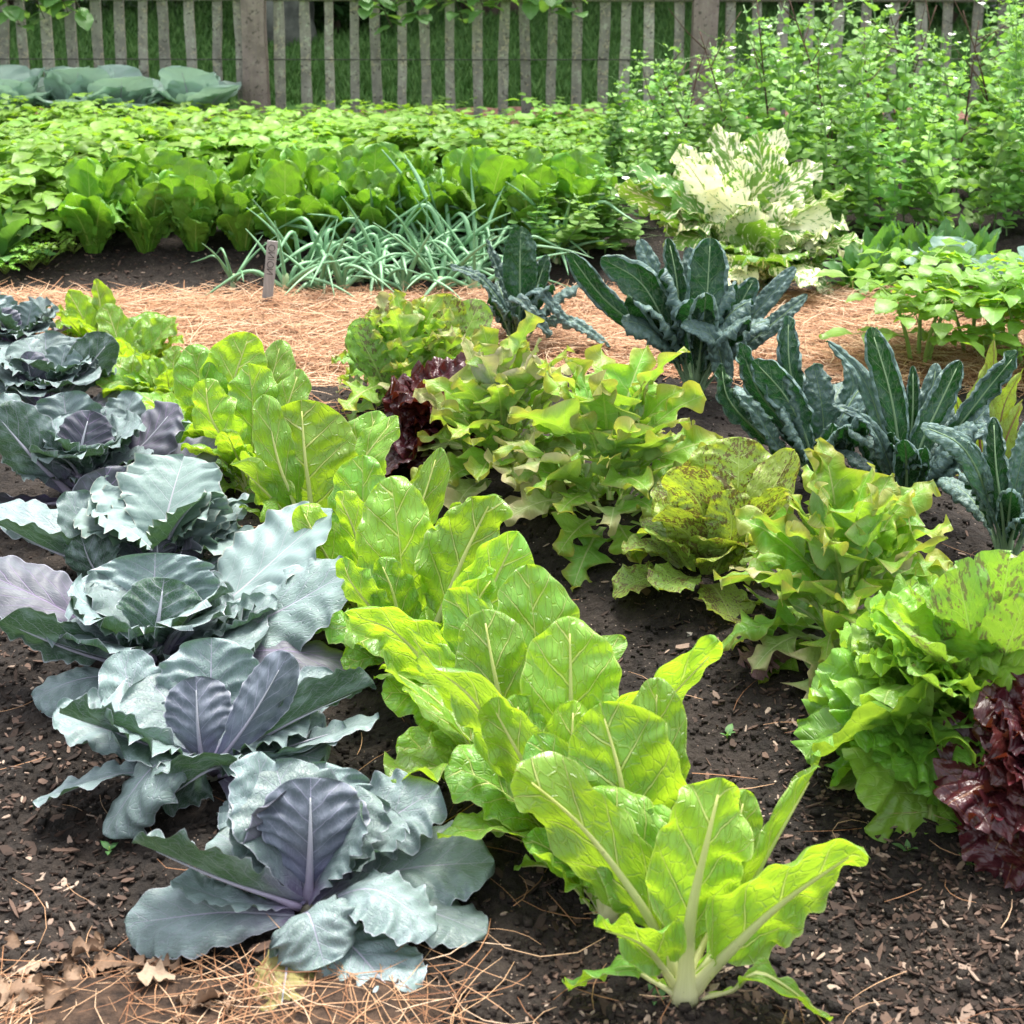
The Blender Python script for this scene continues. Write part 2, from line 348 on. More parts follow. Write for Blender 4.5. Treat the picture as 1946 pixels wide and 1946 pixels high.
def leaf_mat(name, top, under, vein, trans, tf=.4, rough=.42, asp=.4, N=7, slope=.6, mw=.03, vw=.07, vs=.7, net=0.0, nets=22,
             bump=.35, blister=0.0, bls=30, speck=None, tip=None, edge=None, base=None, variegate=None, holes=0.0, var=.3, spec=.45, undervein=1.0, wax=None, spots=None):
    g = G(name); u, t = g.uv('UVMap'); s_, _t = g.uv('st')
    x2 = g.ma('MULTIPLY_ADD', u, 2, -1); ax = g.ma('MULTIPLY', g.ma('ABSOLUTE', x2), asp)
    sa = g.ma('ABSOLUTE', g.ma('MULTIPLY_ADD', s_, 2, -1))
    rnd = g.n('ObjectInfo').outputs['Random']
    vec = g.comb(g.ma('MULTIPLY_ADD', rnd, 37, g.ma('MULTIPLY', x2, asp)), t, g.ma('MULTIPLY', rnd, 91))
    n1 = g.noise(vec, 4, 3); n2 = g.noise(vec, 16, 4)
    q = g.ma('ADD', g.ma('SUBTRACT', t, g.ma('MULTIPLY', ax, slope)), g.ma('MULTIPLY_ADD', n1, .06, -.03))
    q = g.ma('MULTIPLY_ADD', q, N, g.ma('MULTIPLY', g.ma('GREATER_THAN', x2, 0), .5))
    fr = g.ma('ABSOLUTE', g.ma('SUBTRACT', g.ma('FRACT', q), .5))
    vw_ = g.ma('MULTIPLY', g.ma('SUBTRACT', 1.15, sa), vw)
    sv = g.mr(fr, vw_, g.ma('MULTIPLY', vw_, .3), 0, 1)
    mwid = g.ma('MULTIPLY', g.ma('SUBTRACT', 1.08, t), mw)
    mid = g.mr(ax, mwid, g.ma('MULTIPLY', mwid, .5), 0, 1)
    veins = g.ma('MAXIMUM', mid, g.ma('MULTIPLY', sv, vs))
    ved = None
    if net:
        wv = g.mix(.06, vec, g.noise(vec, 9, 2, out=1)) if False else vec
        ved = g.mr(g.vor(wv, nets, 'DISTANCE_TO_EDGE'), .075, .015, 0, net)
        veins = g.ma('MAXIMUM', veins, ved)
    bf = g.n('NewGeometry').outputs['Backfacing']
    col = g.mix(bf, top, under)
    if variegate:
        wv = g.noise(g.comb(g.ma('MULTIPLY', q, .9), g.ma('MULTIPLY', ax, 7), g.ma('MULTIPLY', rnd, 50)), 2.6, 5, .6)
        am = g.ma('ADD', wv, g.ma('MULTIPLY_ADD', rnd, .22, -.11))
        vm = g.mr(am, .482, .515, 0, 1); col = g.mix(vm, col, variegate)
        trans_c = g.mix(vm, trans, [min(1, c * 1.0) for c in variegate])
    else: trans_c = trans
    if base: col = g.mix(g.mr(g.ma('ADD', t, g.ma('MULTIPLY_ADD', n1, .3, -.15)), base[1], base[2] if len(base) > 2 else 0.0, 0, 1), col, base[0])
    if tip:
        f = g.mr(g.ma('ADD', g.ma('ADD', g.ma('MULTIPLY', t, .75), g.ma('MULTIPLY', sa, .3)), g.ma('MULTIPLY_ADD', n1, .5, -.25)), tip[1], tip[1] + .35, 0, tip[2] if len(tip) > 2 else .9)
        col = g.mix(f, col, tip[0]); trans_c = g.mix(f, trans_c, [c * 1.5 for c in tip[0]])
    if wax: col = g.mix(g.mr(n1, .45, .7, 0, wax[1]), col, wax[0])
    vmix = g.ma('MULTIPLY', veins, g.mr(bf, 0, 1, 1, undervein, 'LINEAR'))
    col = g.mix(g.ma('MINIMUM', vmix, 1.0), col, vein)
    if speck:
        sn = g.noise(vec, speck[1], 5, .7); sn2 = g.mr(n1, .42, .62, 0, .12)
        f = g.mr(g.ma('ADD', sn, sn2), speck[2], speck[2] + .05, 0, .85); f = g.ma('MULTIPLY', f, g.ma('SUBTRACT', 1, mid))
        col = g.mix(f, col, speck[0]); trans_c = g.mix(f, trans_c, speck[0])
    if edge: col = g.mix(g.mr(sa, .955, .99, 0, .7), col, edge)
    if spots: 
        f = g.mr(g.vor(vec, spots[1]), spots[2], spots[2] * .5, 0, .8); col = g.mix(f, col, spots[0])
    val = g.ma('MULTIPLY_ADD', g.noise(g.n('TexCoord').outputs['Object'], 14, 2), var * 1.3, g.ma('ADD', 1 - var * 1.15, g.ma('ADD', g.ma('MULTIPLY', g.ma('SUBTRACT', rnd, .5), var), g.ma('MULTIPLY', n1, var))))
    hsv = g.n('HueSaturation'); g.set(hsv.inputs['Color'], col); g.set(hsv.inputs['Value'], val)
    g.set(hsv.inputs['Hue'], g.ma('MULTIPLY_ADD', g.ma('SUBTRACT', n2, .5), .03, g.ma('MULTIPLY_ADD', g.ma('FRACT', g.ma('MULTIPLY', rnd, 7.3)), .03, .485)))
    hb = g.ma('MULTIPLY', veins, -1.0)
    hb = g.ma('ADD', hb, g.ma('MULTIPLY', n2, .5))
    if blister:
        bv = g.n('TexVoronoi', feature='SMOOTH_F1'); g.set(bv.inputs['Vector'], vec); bv.inputs['Scale'].default_value = bls
        bv.inputs['Smoothness'].default_value = .35
        hb = g.ma('ADD', hb, g.ma('MULTIPLY', bv.outputs[0], -blister))
    nb = g.bump(hb, bump, .007)
    rg = g.ma('ADD', rough - .12, g.ma('MULTIPLY', n2, .24))
    p = g.pbsdf(hsv.outputs[0], rg, nb, spec)
    tr = g.n('BsdfTranslucent'); tv = g.mix(g.ma('MULTIPLY', g.ma('MINIMUM', veins, 1.0), .35), trans_c, vein)
    hs2 = g.n('HueSaturation'); g.set(hs2.inputs['Color'], tv); g.set(hs2.inputs['Value'], val); g.set(tr.inputs[0], hs2.outputs[0]); g.t.links.new(nb, tr.inputs['Normal'])
    mx = g.n('MixShader'); mx.inputs[0].default_value = tf; g.t.links.new(p, mx.inputs[1]); g.t.links.new(tr.outputs[0], mx.inputs[2]); sh = mx.outputs[0]
    if holes:
        vv = g.n('TexVoronoi'); g.set(vv.inputs['Vector'], vec); vv.inputs['Scale'].default_value = 7.5
        sp = g.n('SeparateColor'); g.t.links.new(vv.outputs['Color'], sp.inputs[0])
        rr = g.ma('MULTIPLY', g.ma('SUBTRACT', sp.outputs[0], 1 - holes), .9)
        dd = g.ma('ADD', vv.outputs['Distance'], g.ma('MULTIPLY_ADD', n2, .3, -.15))
        h_ = g.ma('MULTIPLY', g.ma('LESS_THAN', dd, rr), g.ma('GREATER_THAN', ax, .03))
        tb = g.n('BsdfTransparent'); m2 = g.n('MixShader'); g.set(m2.inputs[0], h_); g.t.links.new(sh, m2.inputs[1]); g.t.links.new(tb.outputs[0], m2.inputs[2]); sh = m2.outputs[0]
    return g.done(sh)
def stalk_mat(name, c0, c1, rough=.35, trans=.15):
    g = G(name); u, t = g.uv('UVMap'); tc = g.n('TexCoord').outputs['Object']
    n = g.noise(g.comb(g.ma('MULTIPLY', u, 40), g.ma('MULTIPLY', t, 3)), 1.2, 3)
    col = g.mix(t, c0, c1); col = g.mix(g.mr(n, .3, .8, 0, .35), col, [c * .72 for c in c1])
    sp = g.mr(g.noise(tc, 160, 2), .68, .74, 0, .35); col = g.mix(sp, col, (.12, .10, .05))
    p = g.pbsdf(col, rough, g.bump(n, .3, .003), .45)
    tr = g.n('BsdfTranslucent'); g.set(tr.inputs[0], col); mx = g.n('MixShader'); mx.inputs[0].default_value = trans
    g.t.links.new(p, mx.inputs[1]); g.t.links.new(tr.outputs[0], mx.inputs[2]); return g.done(mx.outputs[0])
# ================================================================== THE SETTING
def soil_mat():
    g = G('soil'); tc = g.n('TexCoord').outputs['Object']
    a = g.noise(tc, 3, 5); b = g.noise(tc, 38, 5, .65); c = g.noise(tc, 150, 3)
    col = g.ramp(b, [(.25, (.006, .0045, .004)), (.5, (.015, .0115, .009)), (.75, (.036, .027, .021))])
    col = g.mix(g.mr(a, .40, .62, 0, .75), col, g.mix(b, (.016, .012, .010), (.050, .038, .030)))
    bits = g.mr(g.vor(tc, 130), .22, .12, 0, 1); cell = g.n('TexVoronoi'); g.set(cell.inputs['Vector'], tc); cell.inputs['Scale'].default_value = 130
    sp = g.n('SeparateColor'); g.t.links.new(cell.outputs['Color'], sp.inputs[0])
    f = g.ma('MULTIPLY', bits, g.ma('GREATER_THAN', sp.outputs[0], .84)); col = g.mix(f, col, g.mix(sp.outputs[1], (.14, .09, .06), (.33, .27, .22)))
    h = g.ma('ADD', g.ma('MULTIPLY', b, 1.0), g.ma('ADD', g.ma('MULTIPLY', c, .4), g.ma('MULTIPLY', g.vor(tc, 60), -.5)))
    return g.done(g.pbsdf(col, .88, g.bump(h, 1.0, .014), .25))
def scatter_mat(name, stops, rough=.8, spec=.25):
    g = G(name); u, t = g.uv('UVMap'); tc = g.n('TexCoord').outputs['Object']
    col = g.ramp(u, stops); n = g.noise(tc, 220, 3); col = g.mix(g.mr(n, .35, .75, 0, .45), col, g.mix(.6, col, (.03, .02, .015)))
    return g.done(g.pbsdf(col, rough, g.bump(n, .4, .002), spec))
def plain_mat(name, c0, c1, scale, rough=.85, bump=.5, spec=.25, dist=.01, stretch=None):
    g = G(name); tc = g.n('TexCoord').outputs['Object']
    if stretch:
        mp = g.n('Mapping'); g.t.links.new(tc, mp.inputs[0]); mp.inputs['Scale'].default_value = stretch; tc = mp.outputs[0]
    n = g.noise(tc, scale, 5, .6); col = g.mix(g.mr(n, .3, .7, 0, 1), c0, c1)
    return g.done(g.pbsdf(col, rough, g.bump(n, bump, dist), spec))
M = {}
M['soil'] = soil_mat()
M['straw_base'] = plain_mat('straw_base', (.10, .045, .02), (.36, .19, .10), 60, .85, .8, .2, .02)
M['front_base'] = plain_mat('front_base', (.018, .012, .009), (.075, .046, .03), 45, .85, .8, .2, .02)
M['needle'] = scatter_mat('needle', [(0, (.16, .066, .03)), (.4, (.36, .18, .088)), (.8, (.48, .30, .17)), (1, (.66, .48, .33))], .6)
M['chip'] = scatter_mat('chip', [(0, (.018, .012, .009)), (.5, (.060, .037, .027)), (.82, (.15, .095, .07)), (1, (.40, .31, .24))])
M['litter'] = scatter_mat('litter', [(0, (.07, .04, .022)), (.5, (.20, .125, .078)), (1, (.40, .30, .21))], .7)
M['lawn'] = plain_mat('lawn', (.042, .115, .024), (.07, .165, .036), 3, .9, .6, .15, .05)
M['mulch'] = plain_mat('mulch', (.10, .05, .035), (.30, .17, .13), 30, .9, .9, .2, .03)

# soil of the beds: rows of the grid get wider apart with distance
def sheet(y0, y1, half, nu, nv, fz):
    a = np.linspace(-1, 1, nu); yy = y0 * (y1 / y0) ** np.linspace(0, 1, nv)
    Y, A = np.meshgrid(yy, a, indexing='ij'); X = A * half(Y)
    Z = fz(X, Y); V = np.stack([X, Y, Z], -1).reshape(-1, 3); i = np.arange(nu * nv).reshape(nv, nu)
    F = np.stack([i[:-1, :-1], i[:-1, 1:], i[1:, 1:], i[1:, :-1]], -1).reshape(-1, 4); U = V[:, :2].copy()
    return V, F, U, U
FENCE_Y = gp(900, 240)[1]
o = obj('soil', sheet(1.5, FENCE_Y + .12, lambda Y: Y * .42 + .25, 420, 640, lambda X, Y: ground(X, Y, True)), M['soil']); o['kind'] = 'structure'
def straw_z(X, Y):
    e0 = PATH_Y0 + .10 * (vnoise(X * 3, Y * 0, 21) - .5) + .05 * (vnoise(X * 12, Y * 0, 22) - .5); e1 = PATH_Y1 + .12 * (vnoise(X * 3, Y * 0, 23) - .5)
    m = smooth(0, .12, Y - e0) * smooth(0, .12, e1 - Y)
    return ground(X, Y) - .03 + .06 * m + .012 * m * (vnoise(X * 30, Y * 30, 5) - .5)
o = obj('straw_path', sheet(4.6, 5.8, lambda Y: Y * .42, 320, 100, straw_z), M['straw_base']); o['kind'] = 'structure'
def front_z(X, Y): return ground(X, Y) - .035 + .05 * straw_front(X, Y)
def straw_front(X, Y):
    e = FRONT_E - .10 * (X + .5) + .07 * (vnoise(X * 6, Y * 6, 31) - .5)
    return smooth(.0, .07, e - Y) * (1 - smooth(-.16, .02, X))
FRONT_E = float(gp(100, 1835)[1])
o = obj('front_path', sheet(1.5, 2.75, lambda Y: Y * .40, 160, 90, front_z), M['front_base']); o['kind'] = 'structure'
V, F, U, T = sheet(.5, 160, lambda Y: Y * 1.2 + 8, 60, 60, lambda X, Y: -.10 + 0 * X); o = obj('ground', (V, F, U, T), M['lawn']); o['kind'] = 'structure'
lz = lambda X, Y: .03 + .035 * (vnoise(X * 2, Y * 2, 2) - .5) + .02 * (Y - FENCE_Y)
o = obj('lawn', sheet(FENCE_Y + .40, 40, lambda Y: Y * .8, 160, 160, lz), M['lawn']); o['kind'] = 'structure'
o = obj('mulch_strip', sheet(FENCE_Y + .04, FENCE_Y + .55, lambda Y: Y * .5, 160, 20, lambda X, Y: .055 + .03 * (vnoise(X * 12, Y * 12, 9) - .5) - .06 * smooth(FENCE_Y + .4, FENCE_Y + .55, Y)), M['mulch']); o['kind'] = 'structure'

# short grass blades on the lawn just beyond the fence
def blades(n, y0, y1, hw, h0, h1, zf):
    y = R.uniform(y0, y1, n); x = R.uniform(-1, 1, n) * hw(y); a = R.uniform(0, 6.28, n); h = R.uniform(h0, h1, n); w_ = .004 + .004 * R.random(n)
    z = zf(x, y); lean = R.uniform(-.6, .6, (n, 2)) * h[:, None]
    dx, dy = np.cos(a) * w_, np.sin(a) * w_; V = np.zeros((n, 4, 3))
    V[:, 0] = np.stack([x - dx, y - dy, z - .005], 1); V[:, 1] = np.stack([x + dx, y + dy, z - .005], 1)
    V[:, 2] = np.stack([x + lean[:, 0] + dx * .2, y + lean[:, 1] + dy * .2, z + h], 1); V[:, 3] = np.stack([x + lean[:, 0] - dx * .2, y + lean[:, 1] - dy * .2, z + h], 1)
    U = np.repeat(np.stack([R.random(n), R.random(n)], 1), 4, 0)
    return V.reshape(-1, 3), np.arange(n * 4).reshape(n, 4), U, U
M['grass'] = scatter_mat('grass', [(0, (.045, .12, .022)), (.6, (.085, .20, .04)), (1, (.15, .28, .07))], .6)
o = obj('grass', blades(60000, FENCE_Y + .5, FENCE_Y + 4.5, lambda y: y * .36, .025, .06, lz), M['grass']); tag(o, 'mown green lawn grass in shade beyond the picket fence', 'grass', kind='stuff')

# wood chips and bark on the soil
def chips(n, pts, smin, smax):
    A = Acc(); m = 6; ang = np.linspace(0, 2 * PI, m, endpoint=False)
    n = len(pts); ln = R.uniform(smin, smax, n) * R.uniform(.5, 1.3, n); wd = ln * R.uniform(.14, .6, n); th = R.uniform(.0008, .003, n)
    az = R.uniform(0, 6.28, n); tx = R.normal(0, .3, n); ty = R.normal(0, .3, n)
    rr = R.uniform(.65, 1.15, (n, m)); lx = np.cos(ang) * rr * ln[:, None] / 2; ly = np.sin(ang) * rr * wd[:, None] / 2
    x = lx * np.cos(az)[:, None] - ly * np.sin(az)[:, None]; y = lx * np.sin(az)[:, None] + ly * np.cos(az)[:, None]
    z = x * tx[:, None] + y * ty[:, None]
    base = np.stack([x + pts[:, 0:1], y + pts[:, 1:2], z + pts[:, 2:3]], -1)
    topv = base + np.array([0, 0, 1.0]) * th[:, None, None]; V = np.concatenate([base, topv], 1)
    f = [[6, 7, 8, 9], [6, 9, 10, 11]] + [[q, (q + 1) % 6, 6 + (q + 1) % 6, 6 + q] for q in range(6)]
    F = (np.array(f)[None] + (np.arange(n) * 12)[:, None, None]).reshape(-1, 4)
    U = np.repeat(np.stack([R.random(n) ** 1.3, R.random(n)], 1), 12, 0); return V.reshape(-1, 3), F, U, U
def scatter_px(n, x0, x1, y0, y1, dens):
    out = []
    while len(out) < n:
        px = R.uniform(x0, x1); py = R.uniform(y0, y1)
        if R.random() < dens(px, py): out.append(gp(px, py))
    P = np.array(out); P[:, 2] = ground(P[:, 0], P[:, 1], True) + .001; return P
def chip_d(px, py):
    d = .10
    cx = 1180 + (py - 1100) * .62                      # the trough between chard and lettuces
    if py > 1050: d = max(d, math.exp(-((px - cx - 150) / (90 + .22 * (py - 1000))) ** 2))
    if py > 1650 and px > 1000: d = max(d, .85)
    if px < 260 and py > 1200: d = max(d, .8)
    if 480 < py < 560: d = max(d, .35)
    return d
P_ = np.concatenate([scatter_px(4200, -60, 2010, 980, 2000, chip_d), scatter_px(900, 1200, 2000, 1650, 2000, lambda a, b: 1), scatter_px(900, 0, 1000, 470, 570, lambda a, b: 1)])
o = obj('wood_chips', chips(0, P_, .004, .026), M['chip'], smooth_=False); tag(o, 'scattered brown wood chips and bark bits on the dark soil', 'wood chips', kind='stuff')
P_ = scatter_px(420, -60, 2010, 1050, 2000, chip_d); big = chips(0, P_, .02, .042)
o = obj('bark_chips', big, M['chip'], smooth_=False); tag(o, 'larger flat pieces of bark mulch lying between the rows', 'bark', kind='stuff')
# clods
def clods(P):
    n = len(P); V = np.array([[-1, -1, -1], [1, -1, -1], [1, 1, -1], [-1, 1, -1], [-1, -1, 1], [1, -1, 1], [1, 1, 1], [-1, 1, 1]]) * .57
    F = np.array([[3, 2, 1, 0], [4, 5, 6, 7], [0, 1, 5, 4], [1, 2, 6, 5], [2, 3, 7, 6], [3, 0, 4, 7]])
    r = R.uniform(.003, .011, n) * R.uniform(.6, 1.3, n); VV = V[None] * R.uniform(.6, 1.2, (n, 8, 1)) * r[:, None, None] * R.uniform(.6, 1.2, (n, 1, 3)) + P[:, None]
    U = np.repeat(R.random((n, 2)), 8, 0); return VV.reshape(-1, 3), (F[None] + (np.arange(n) * 8)[:, None, None]).reshape(-1, 4), U, U
o = obj('soil_clods', clods(scatter_px(7000, -60, 2010, 640, 2000, lambda a, b: .6)), M['soil']); tag(o, 'loose dark crumbs and clods of garden soil', 'soil clods', kind='stuff')

# pine needles: three-sided slivers with a slight bend
def needles(P, l0, l1, wid, tilt=.12, lift=.004):
    n = len(P); L = R.uniform(l0, l1, n); az = R.uniform(0, 6.28, n); el = R.normal(.02, tilt, n); bend = R.normal(0, .55, n); k = 5
    u = np.linspace(-.5, .5, k); a = az[:, None] + bend[:, None] * u * 2
    dx = np.cos(a); dy = np.sin(a); X = np.cumsum(dx, 1) * (L / (k - 1))[:, None]; Y = np.cumsum(dy, 1) * (L / (k - 1))[:, None]
    X -= X.mean(1, keepdims=True); Y -= Y.mean(1, keepdims=True); Z = u[None] * (np.sin(el) * L)[:, None] + np.abs(np.sin(el) * L)[:, None] * .35 + R.uniform(0, lift, n)[:, None]
    px = X + P[:, 0:1]; py = Y + P[:, 1:2]; pz = Z + P[:, 2:3]; w_ = wid * R.uniform(.7, 1.3, n)[:, None] * np.array([.6, 1, 1, .9, .35])[None]
    s0 = np.stack([px - dy * w_, py + dx * w_, pz], -1); s1 = np.stack([px + dy * w_, py - dx * w_, pz], -1); s2 = np.stack([px, py, pz + w_ * 1.3], -1)
    V = np.stack([s0, s2, s1], 2); i = np.arange(n * k * 3).reshape(n, k, 3)
    F = np.concatenate([np.stack([i[:, :-1, 1], i[:, :-1, 0], i[:, 1:, 0], i[:, 1:, 1]], -1).reshape(-1, 4), np.stack([i[:, :-1, 2], i[:, :-1, 1], i[:, 1:, 1], i[:, 1:, 2]], -1).reshape(-1, 4)])
    U = np.repeat(np.stack([R.random(n), R.random(n)], 1), k * 3, 0); return V.reshape(-1, 3), F, U, U
n = 15000; y = R.uniform(PATH_Y0 - .05, PATH_Y1 + .02, n); x = R.uniform(-1, 1, n) * y * .36
P_ = np.stack([x, y, straw_z(x, y) + .002], 1); P_[:, 2] = np.maximum(P_[:, 2], ground(x, y) + .006)
o = obj('pine_straw', needles(P_, .10, .22, .0011), M['needle']); tag(o, 'orange brown pine straw covering the cross path', 'pine straw', kind='stuff')
n = 2600; y = R.uniform(1.9, 2.75, n); x = R.uniform(-.75, .45, n); keep = R.random(n) < np.maximum(straw_front(x, y), .006); x, y = x[keep], y[keep]
A = Acc(); A.add(needles(np.stack([x, y, ground(x, y, True) + .008], 1), .10, .22, .00065, .06))
P_ = scatter_px(130, -40, 1960, 1000, 1990, lambda a, b: .5); P_[:, 2] += .004; A.add(needles(P_, .05, .14, .0006, .06))
P_ = scatter_px(14, 880, 1350, 1680, 1930, lambda a, b: .5); P_[:, 2] += .006; A.add(needles(P_, .06, .13, .0006, .06))
P_ = scatter_px(260, 500, 900, 690, 850, lambda a, b: .5); P_[:, 2] += .004; A.add(needles(P_, .08, .18, .001, .06))
o = obj('pine_needles', A.get(), M['needle']); tag(o, 'stray pine needles lying on the soil near the front', 'pine needles', kind='stuff')
# dead leaf litter bottom left
A = Acc()
for q in range(46):
    px, py = R.uniform(-20, 640), 1790 + 170 * R.random() ** .7
    if px > 430 and py < 1850: continue
    P0 = gp(px, py, .008 + .012 * R.random()); az = R.uniform(0, 6.28); L = R.uniform(.03, .06)
    C, N = arc(P0, az, L, R.uniform(0, .3), R.uniform(-.6, .2)); d = leaf(C, N, L * R.uniform(.25, .42), ('oak', 'oval', 'cabbage')[q % 3], 22, 11, (R.uniform(-1.6, 1.6), R.uniform(-1.8, 1.8)), (.006, 3), warp=.10, k=R.random(), teeth=(.12, 12), roll=R.uniform(-.6, .6))
    d[2][:, 0] = R.random(); A.add(d)
o = obj('leaf_litter', A.get(), M['litter']); tag(o, 'dry tan fallen leaves mixed with needles in the near left corner', 'dead leaves', kind='stuff')
A = Acc()
P_ = scatter_px(45, -20, 1960, 1100, 1980, lambda a, b: .5); P_[:, 2] -= .002
M['stone'] = scatter_mat('stone', [(0, (.10, .09, .085)), (.6, (.17, .155, .14)), (1, (.40, .36, .31))], .8)
d = clods(P_); o = obj('pebbles', d, M['stone']); tag(o, 'small grey and pale pebbles among the wood chips', 'pebbles', kind='stuff')

# ------------------------------------------------------------------ the picket fence
def wood_mat(name, c0, c1, lich=.5):
    g = G(name); tc = g.n('TexCoord').outputs['Object']; rnd = g.n('ObjectInfo').outputs['Random']
    of = g.n('Mapping'); g.t.links.new(tc, of.inputs[0]); g.set(of.inputs['Location'], g.comb(g.ma('MULTIPLY', rnd, 31), 0, 0)); v = of.outputs[0]
    st = g.n('Mapping'); g.t.links.new(v, st.inputs[0]); st.inputs['Scale'].default_value = (40, 40, 3)
    a = g.noise(st.outputs[0], 1.5, 4); b = g.noise(v, 14, 4); l = g.noise(v, 46, 5, .7)
    col = g.mix(a, c0, c1); col = g.mix(g.mr(b, .4, .7, 0, .5), col, [c * .6 for c in c0])
    f = g.mr(l, .53, .60, 0, lich); col = g.mix(f, col, g.mix(g.mr(b, .4, .6), (.42, .45, .34), (.46, .40, .28)))
    f2 = g.mr(g.noise(v, 60, 3), .60, .66, 0, .7); col = g.mix(f2, col, (.05, .045, .035))
    h = g.ma('ADD', a, l); hv = g.n('HueSaturation'); g.set(hv.inputs['Color'], col); g.set(hv.inputs['Value'], g.ma('MULTIPLY_ADD', rnd, .5, .7))
    return g.done(g.pbsdf(hv.outputs[0], .9, g.bump(h, .8, .006), .2))
M['picket'] = wood_mat('picket', (.22, .21, .175), (.40, .38, .315), .85)
M['post'] = wood_mat('post', (.22, .175, .15), (.36, .29, .25), .15)
FB = np.array([0, FENCE_Y, float(ground(0, FENCE_Y))])
fence = thing('picket_fence', FB, 'weathered grey picket fence with lichen across the back of the garden', 'fence')
def slat(px, w_, top=1.05, th=.022, wob=.006, dy=0.0):
    P = at_y(px, 200, FENCE_Y); n = 14; z = np.linspace(-.05, top, n); x0 = P[0]
    cx = x0 + wob * np.cumsum(R.normal(0, .35, n)) + R.normal(0, .012) * (z - .2) ; hw = w_ / 2 * (1 + .10 * (vnoise(z * 6, np.full(n, px), 3) - .5) * 2)
    hw[-1] *= .55; A = []
    for k_ in range(n):
        for sx, sy in ((-1, -1), (-.35, -1.25), (.35, -1.25), (1, -1), (1, 1), (-1, 1)):
            A.append((cx[k_] + sx * hw[k_], FENCE_Y + dy + sy * th / 2, z[k_]))
    V = np.array(A); i = np.arange(n * 6).reshape(n, 6); nx = np.roll(i, -1, 1)
    F = np.vstack([np.stack([i[:-1], nx[:-1], nx[1:], i[1:]], -1).reshape(-1, 4), [[i[-1][0], i[-1][1], i[-1][2], i[-1][3]], [i[-1][0], i[-1][3], i[-1][4], i[-1][5]]]])
    U = V[:, [0, 2]].copy(); return V, F, U, U
xs = [12, 55, 100, 145, 190, 233, 278, 322, 368, 414, 460, 540, 586, 630, 673, 719, 766, 812, 858, 905, 954, 999, 1046, 1095, 1144, 1190, 1238, 1287, 1385, 1435, 1485, 1535, 1585, 1640, 1690, 1742, 1795, 1848, 1900, 1950]
for px in [-75, -32] + xs + [1998, 2046]:
    obj('picket', slat(px + R.uniform(-3, 3), R.uniform(.040, .052)), M['picket'], fence, FB, False)
for px in (490, 1331):
    P = at_y(px, 230, FENCE_Y); obj('post', slat(px, .112, 1.2, .10, .002, -.03), M['post'], fence, FB, False)
xr0, xr1 = at_y(-150, 0, FENCE_Y)[0], at_y(2150, 0, FENCE_Y)[0]; zr = at_y(1000, -9, FENCE_Y - .03)[2]
rl = tube([(xr0, FENCE_Y - .034, zr + .012), (0, FENCE_Y - .034, zr + .004), (xr1, FENCE_Y - .034, zr)], .032, .032, 8, 30, (0, -1, 0), .62)
obj('rail', rl, M['picket'], fence, FB, False)
zw = at_y(900, 112, FENCE_Y - .02)[2]
obj('wire', tube([(xr0, FENCE_Y - .018, zw), (0, FENCE_Y - .018, zw - .004), (xr1, FENCE_Y - .018, zw)], .0022, .0022, 5, 60), plain_mat('wire', (.03, .03, .028), (.06, .055, .05), 20, .6), fence, FB)

# ------------------------------------------------------------------ shrubs and trees behind the fence
M['dark_leaf'] = leaf_mat('dark_leaf', (.028, .075, .016), (.04, .085, .025), (.07, .13, .04), (.07, .16, .02), .3, .5, .5, 5, bump=.1)
M['bark'] = plain_mat('bark', (.05, .038, .028), (.12, .095, .07), 9, .95, 1.0, .15, .03, (1, 1, .25))
def crown(center, rad3, n, size, dens=.5):
    A = Acc(); u = nrm(R.normal(size=(n, 3))); r = R.uniform(dens, 1.0, n) ** .6
    lump = .72 + .5 * vnoise(u[:, 0] * 3 + 9, u[:, 2] * 3 + u[:, 1] * 2 + 9, 5)
    P = np.asarray(center) + u * (r * lump)[:, None] * np.asarray(rad3)
    az = R.uniform(0, 6.28, n); el = R.uniform(-.7, .6, n); L = size * R.uniform(.6, 1.3, n); rl_ = R.uniform(-1, 1, n)
    D = np.stack([np.cos(el) * np.cos(az), np.cos(el) * np.sin(az), np.sin(el)], 1); Bv = nrm(np.cross(D, [0, 0, 1.0]) + rl_[:, None] * np.array([0, 0, .7]))
    Nv = np.cross(Bv, D); tt = np.array([0, .35, .7, 1]); ww = np.array([.06, .34, .3, .03])
    Vs = [P[:, None] + D[:, None] * (tt[None, :, None] * L[:, None, None]) + sgn * Bv[:, None] * (ww[None, :, None] * L[:, None, None]) + Nv[:, None] * ((.12 * abs(sgn) - .15 * tt ** 2)[None, :, None] * L[:, None, None]) for sgn in (-1, 0, 1)]
    V = np.stack(Vs, 2); i = np.arange(n * 12).reshape(n, 4, 3)
    F = np.stack([i[:, :-1, :-1], i[:, :-1, 1:], i[:, 1:, 1:], i[:, 1:, :-1]], -1).reshape(-1, 4)
    UU = np.broadcast_to(np.stack(np.broadcast_arrays(np.array([.2, .5, .8])[None], tt[:, None]), -1)[None], (n, 4, 3, 2)).reshape(-1, 2)
    return V.reshape(-1, 3), F, UU.copy(), UU.copy()
def bush(px, Y, rx, rz, label, n=3000, size=.09):
    P = at_y(px, 60, Y); zb = float(lz(np.array(P[0]), np.array(Y))); b = np.array([P[0], Y, zb])
    t = thing('dense_shrub', b, label, 'shrub', 'shrubs behind the fence')
    obj('foliage', crown(b + [0, 0, rz * .95], (rx, rx * .8, rz), n, size), M['dark_leaf'], t, b)
    A = Acc()
    for q in range(5): A.add(tube([b, b + [R.uniform(-.2, .2), R.uniform(-.2, .2), rz * .6], b + [R.uniform(-.5, .5) * rx, R.uniform(-.4, .4) * rx, rz * 1.4]], .03, .01, 6, 8))
    obj('stem', A.get(), M['bark'], t, b)
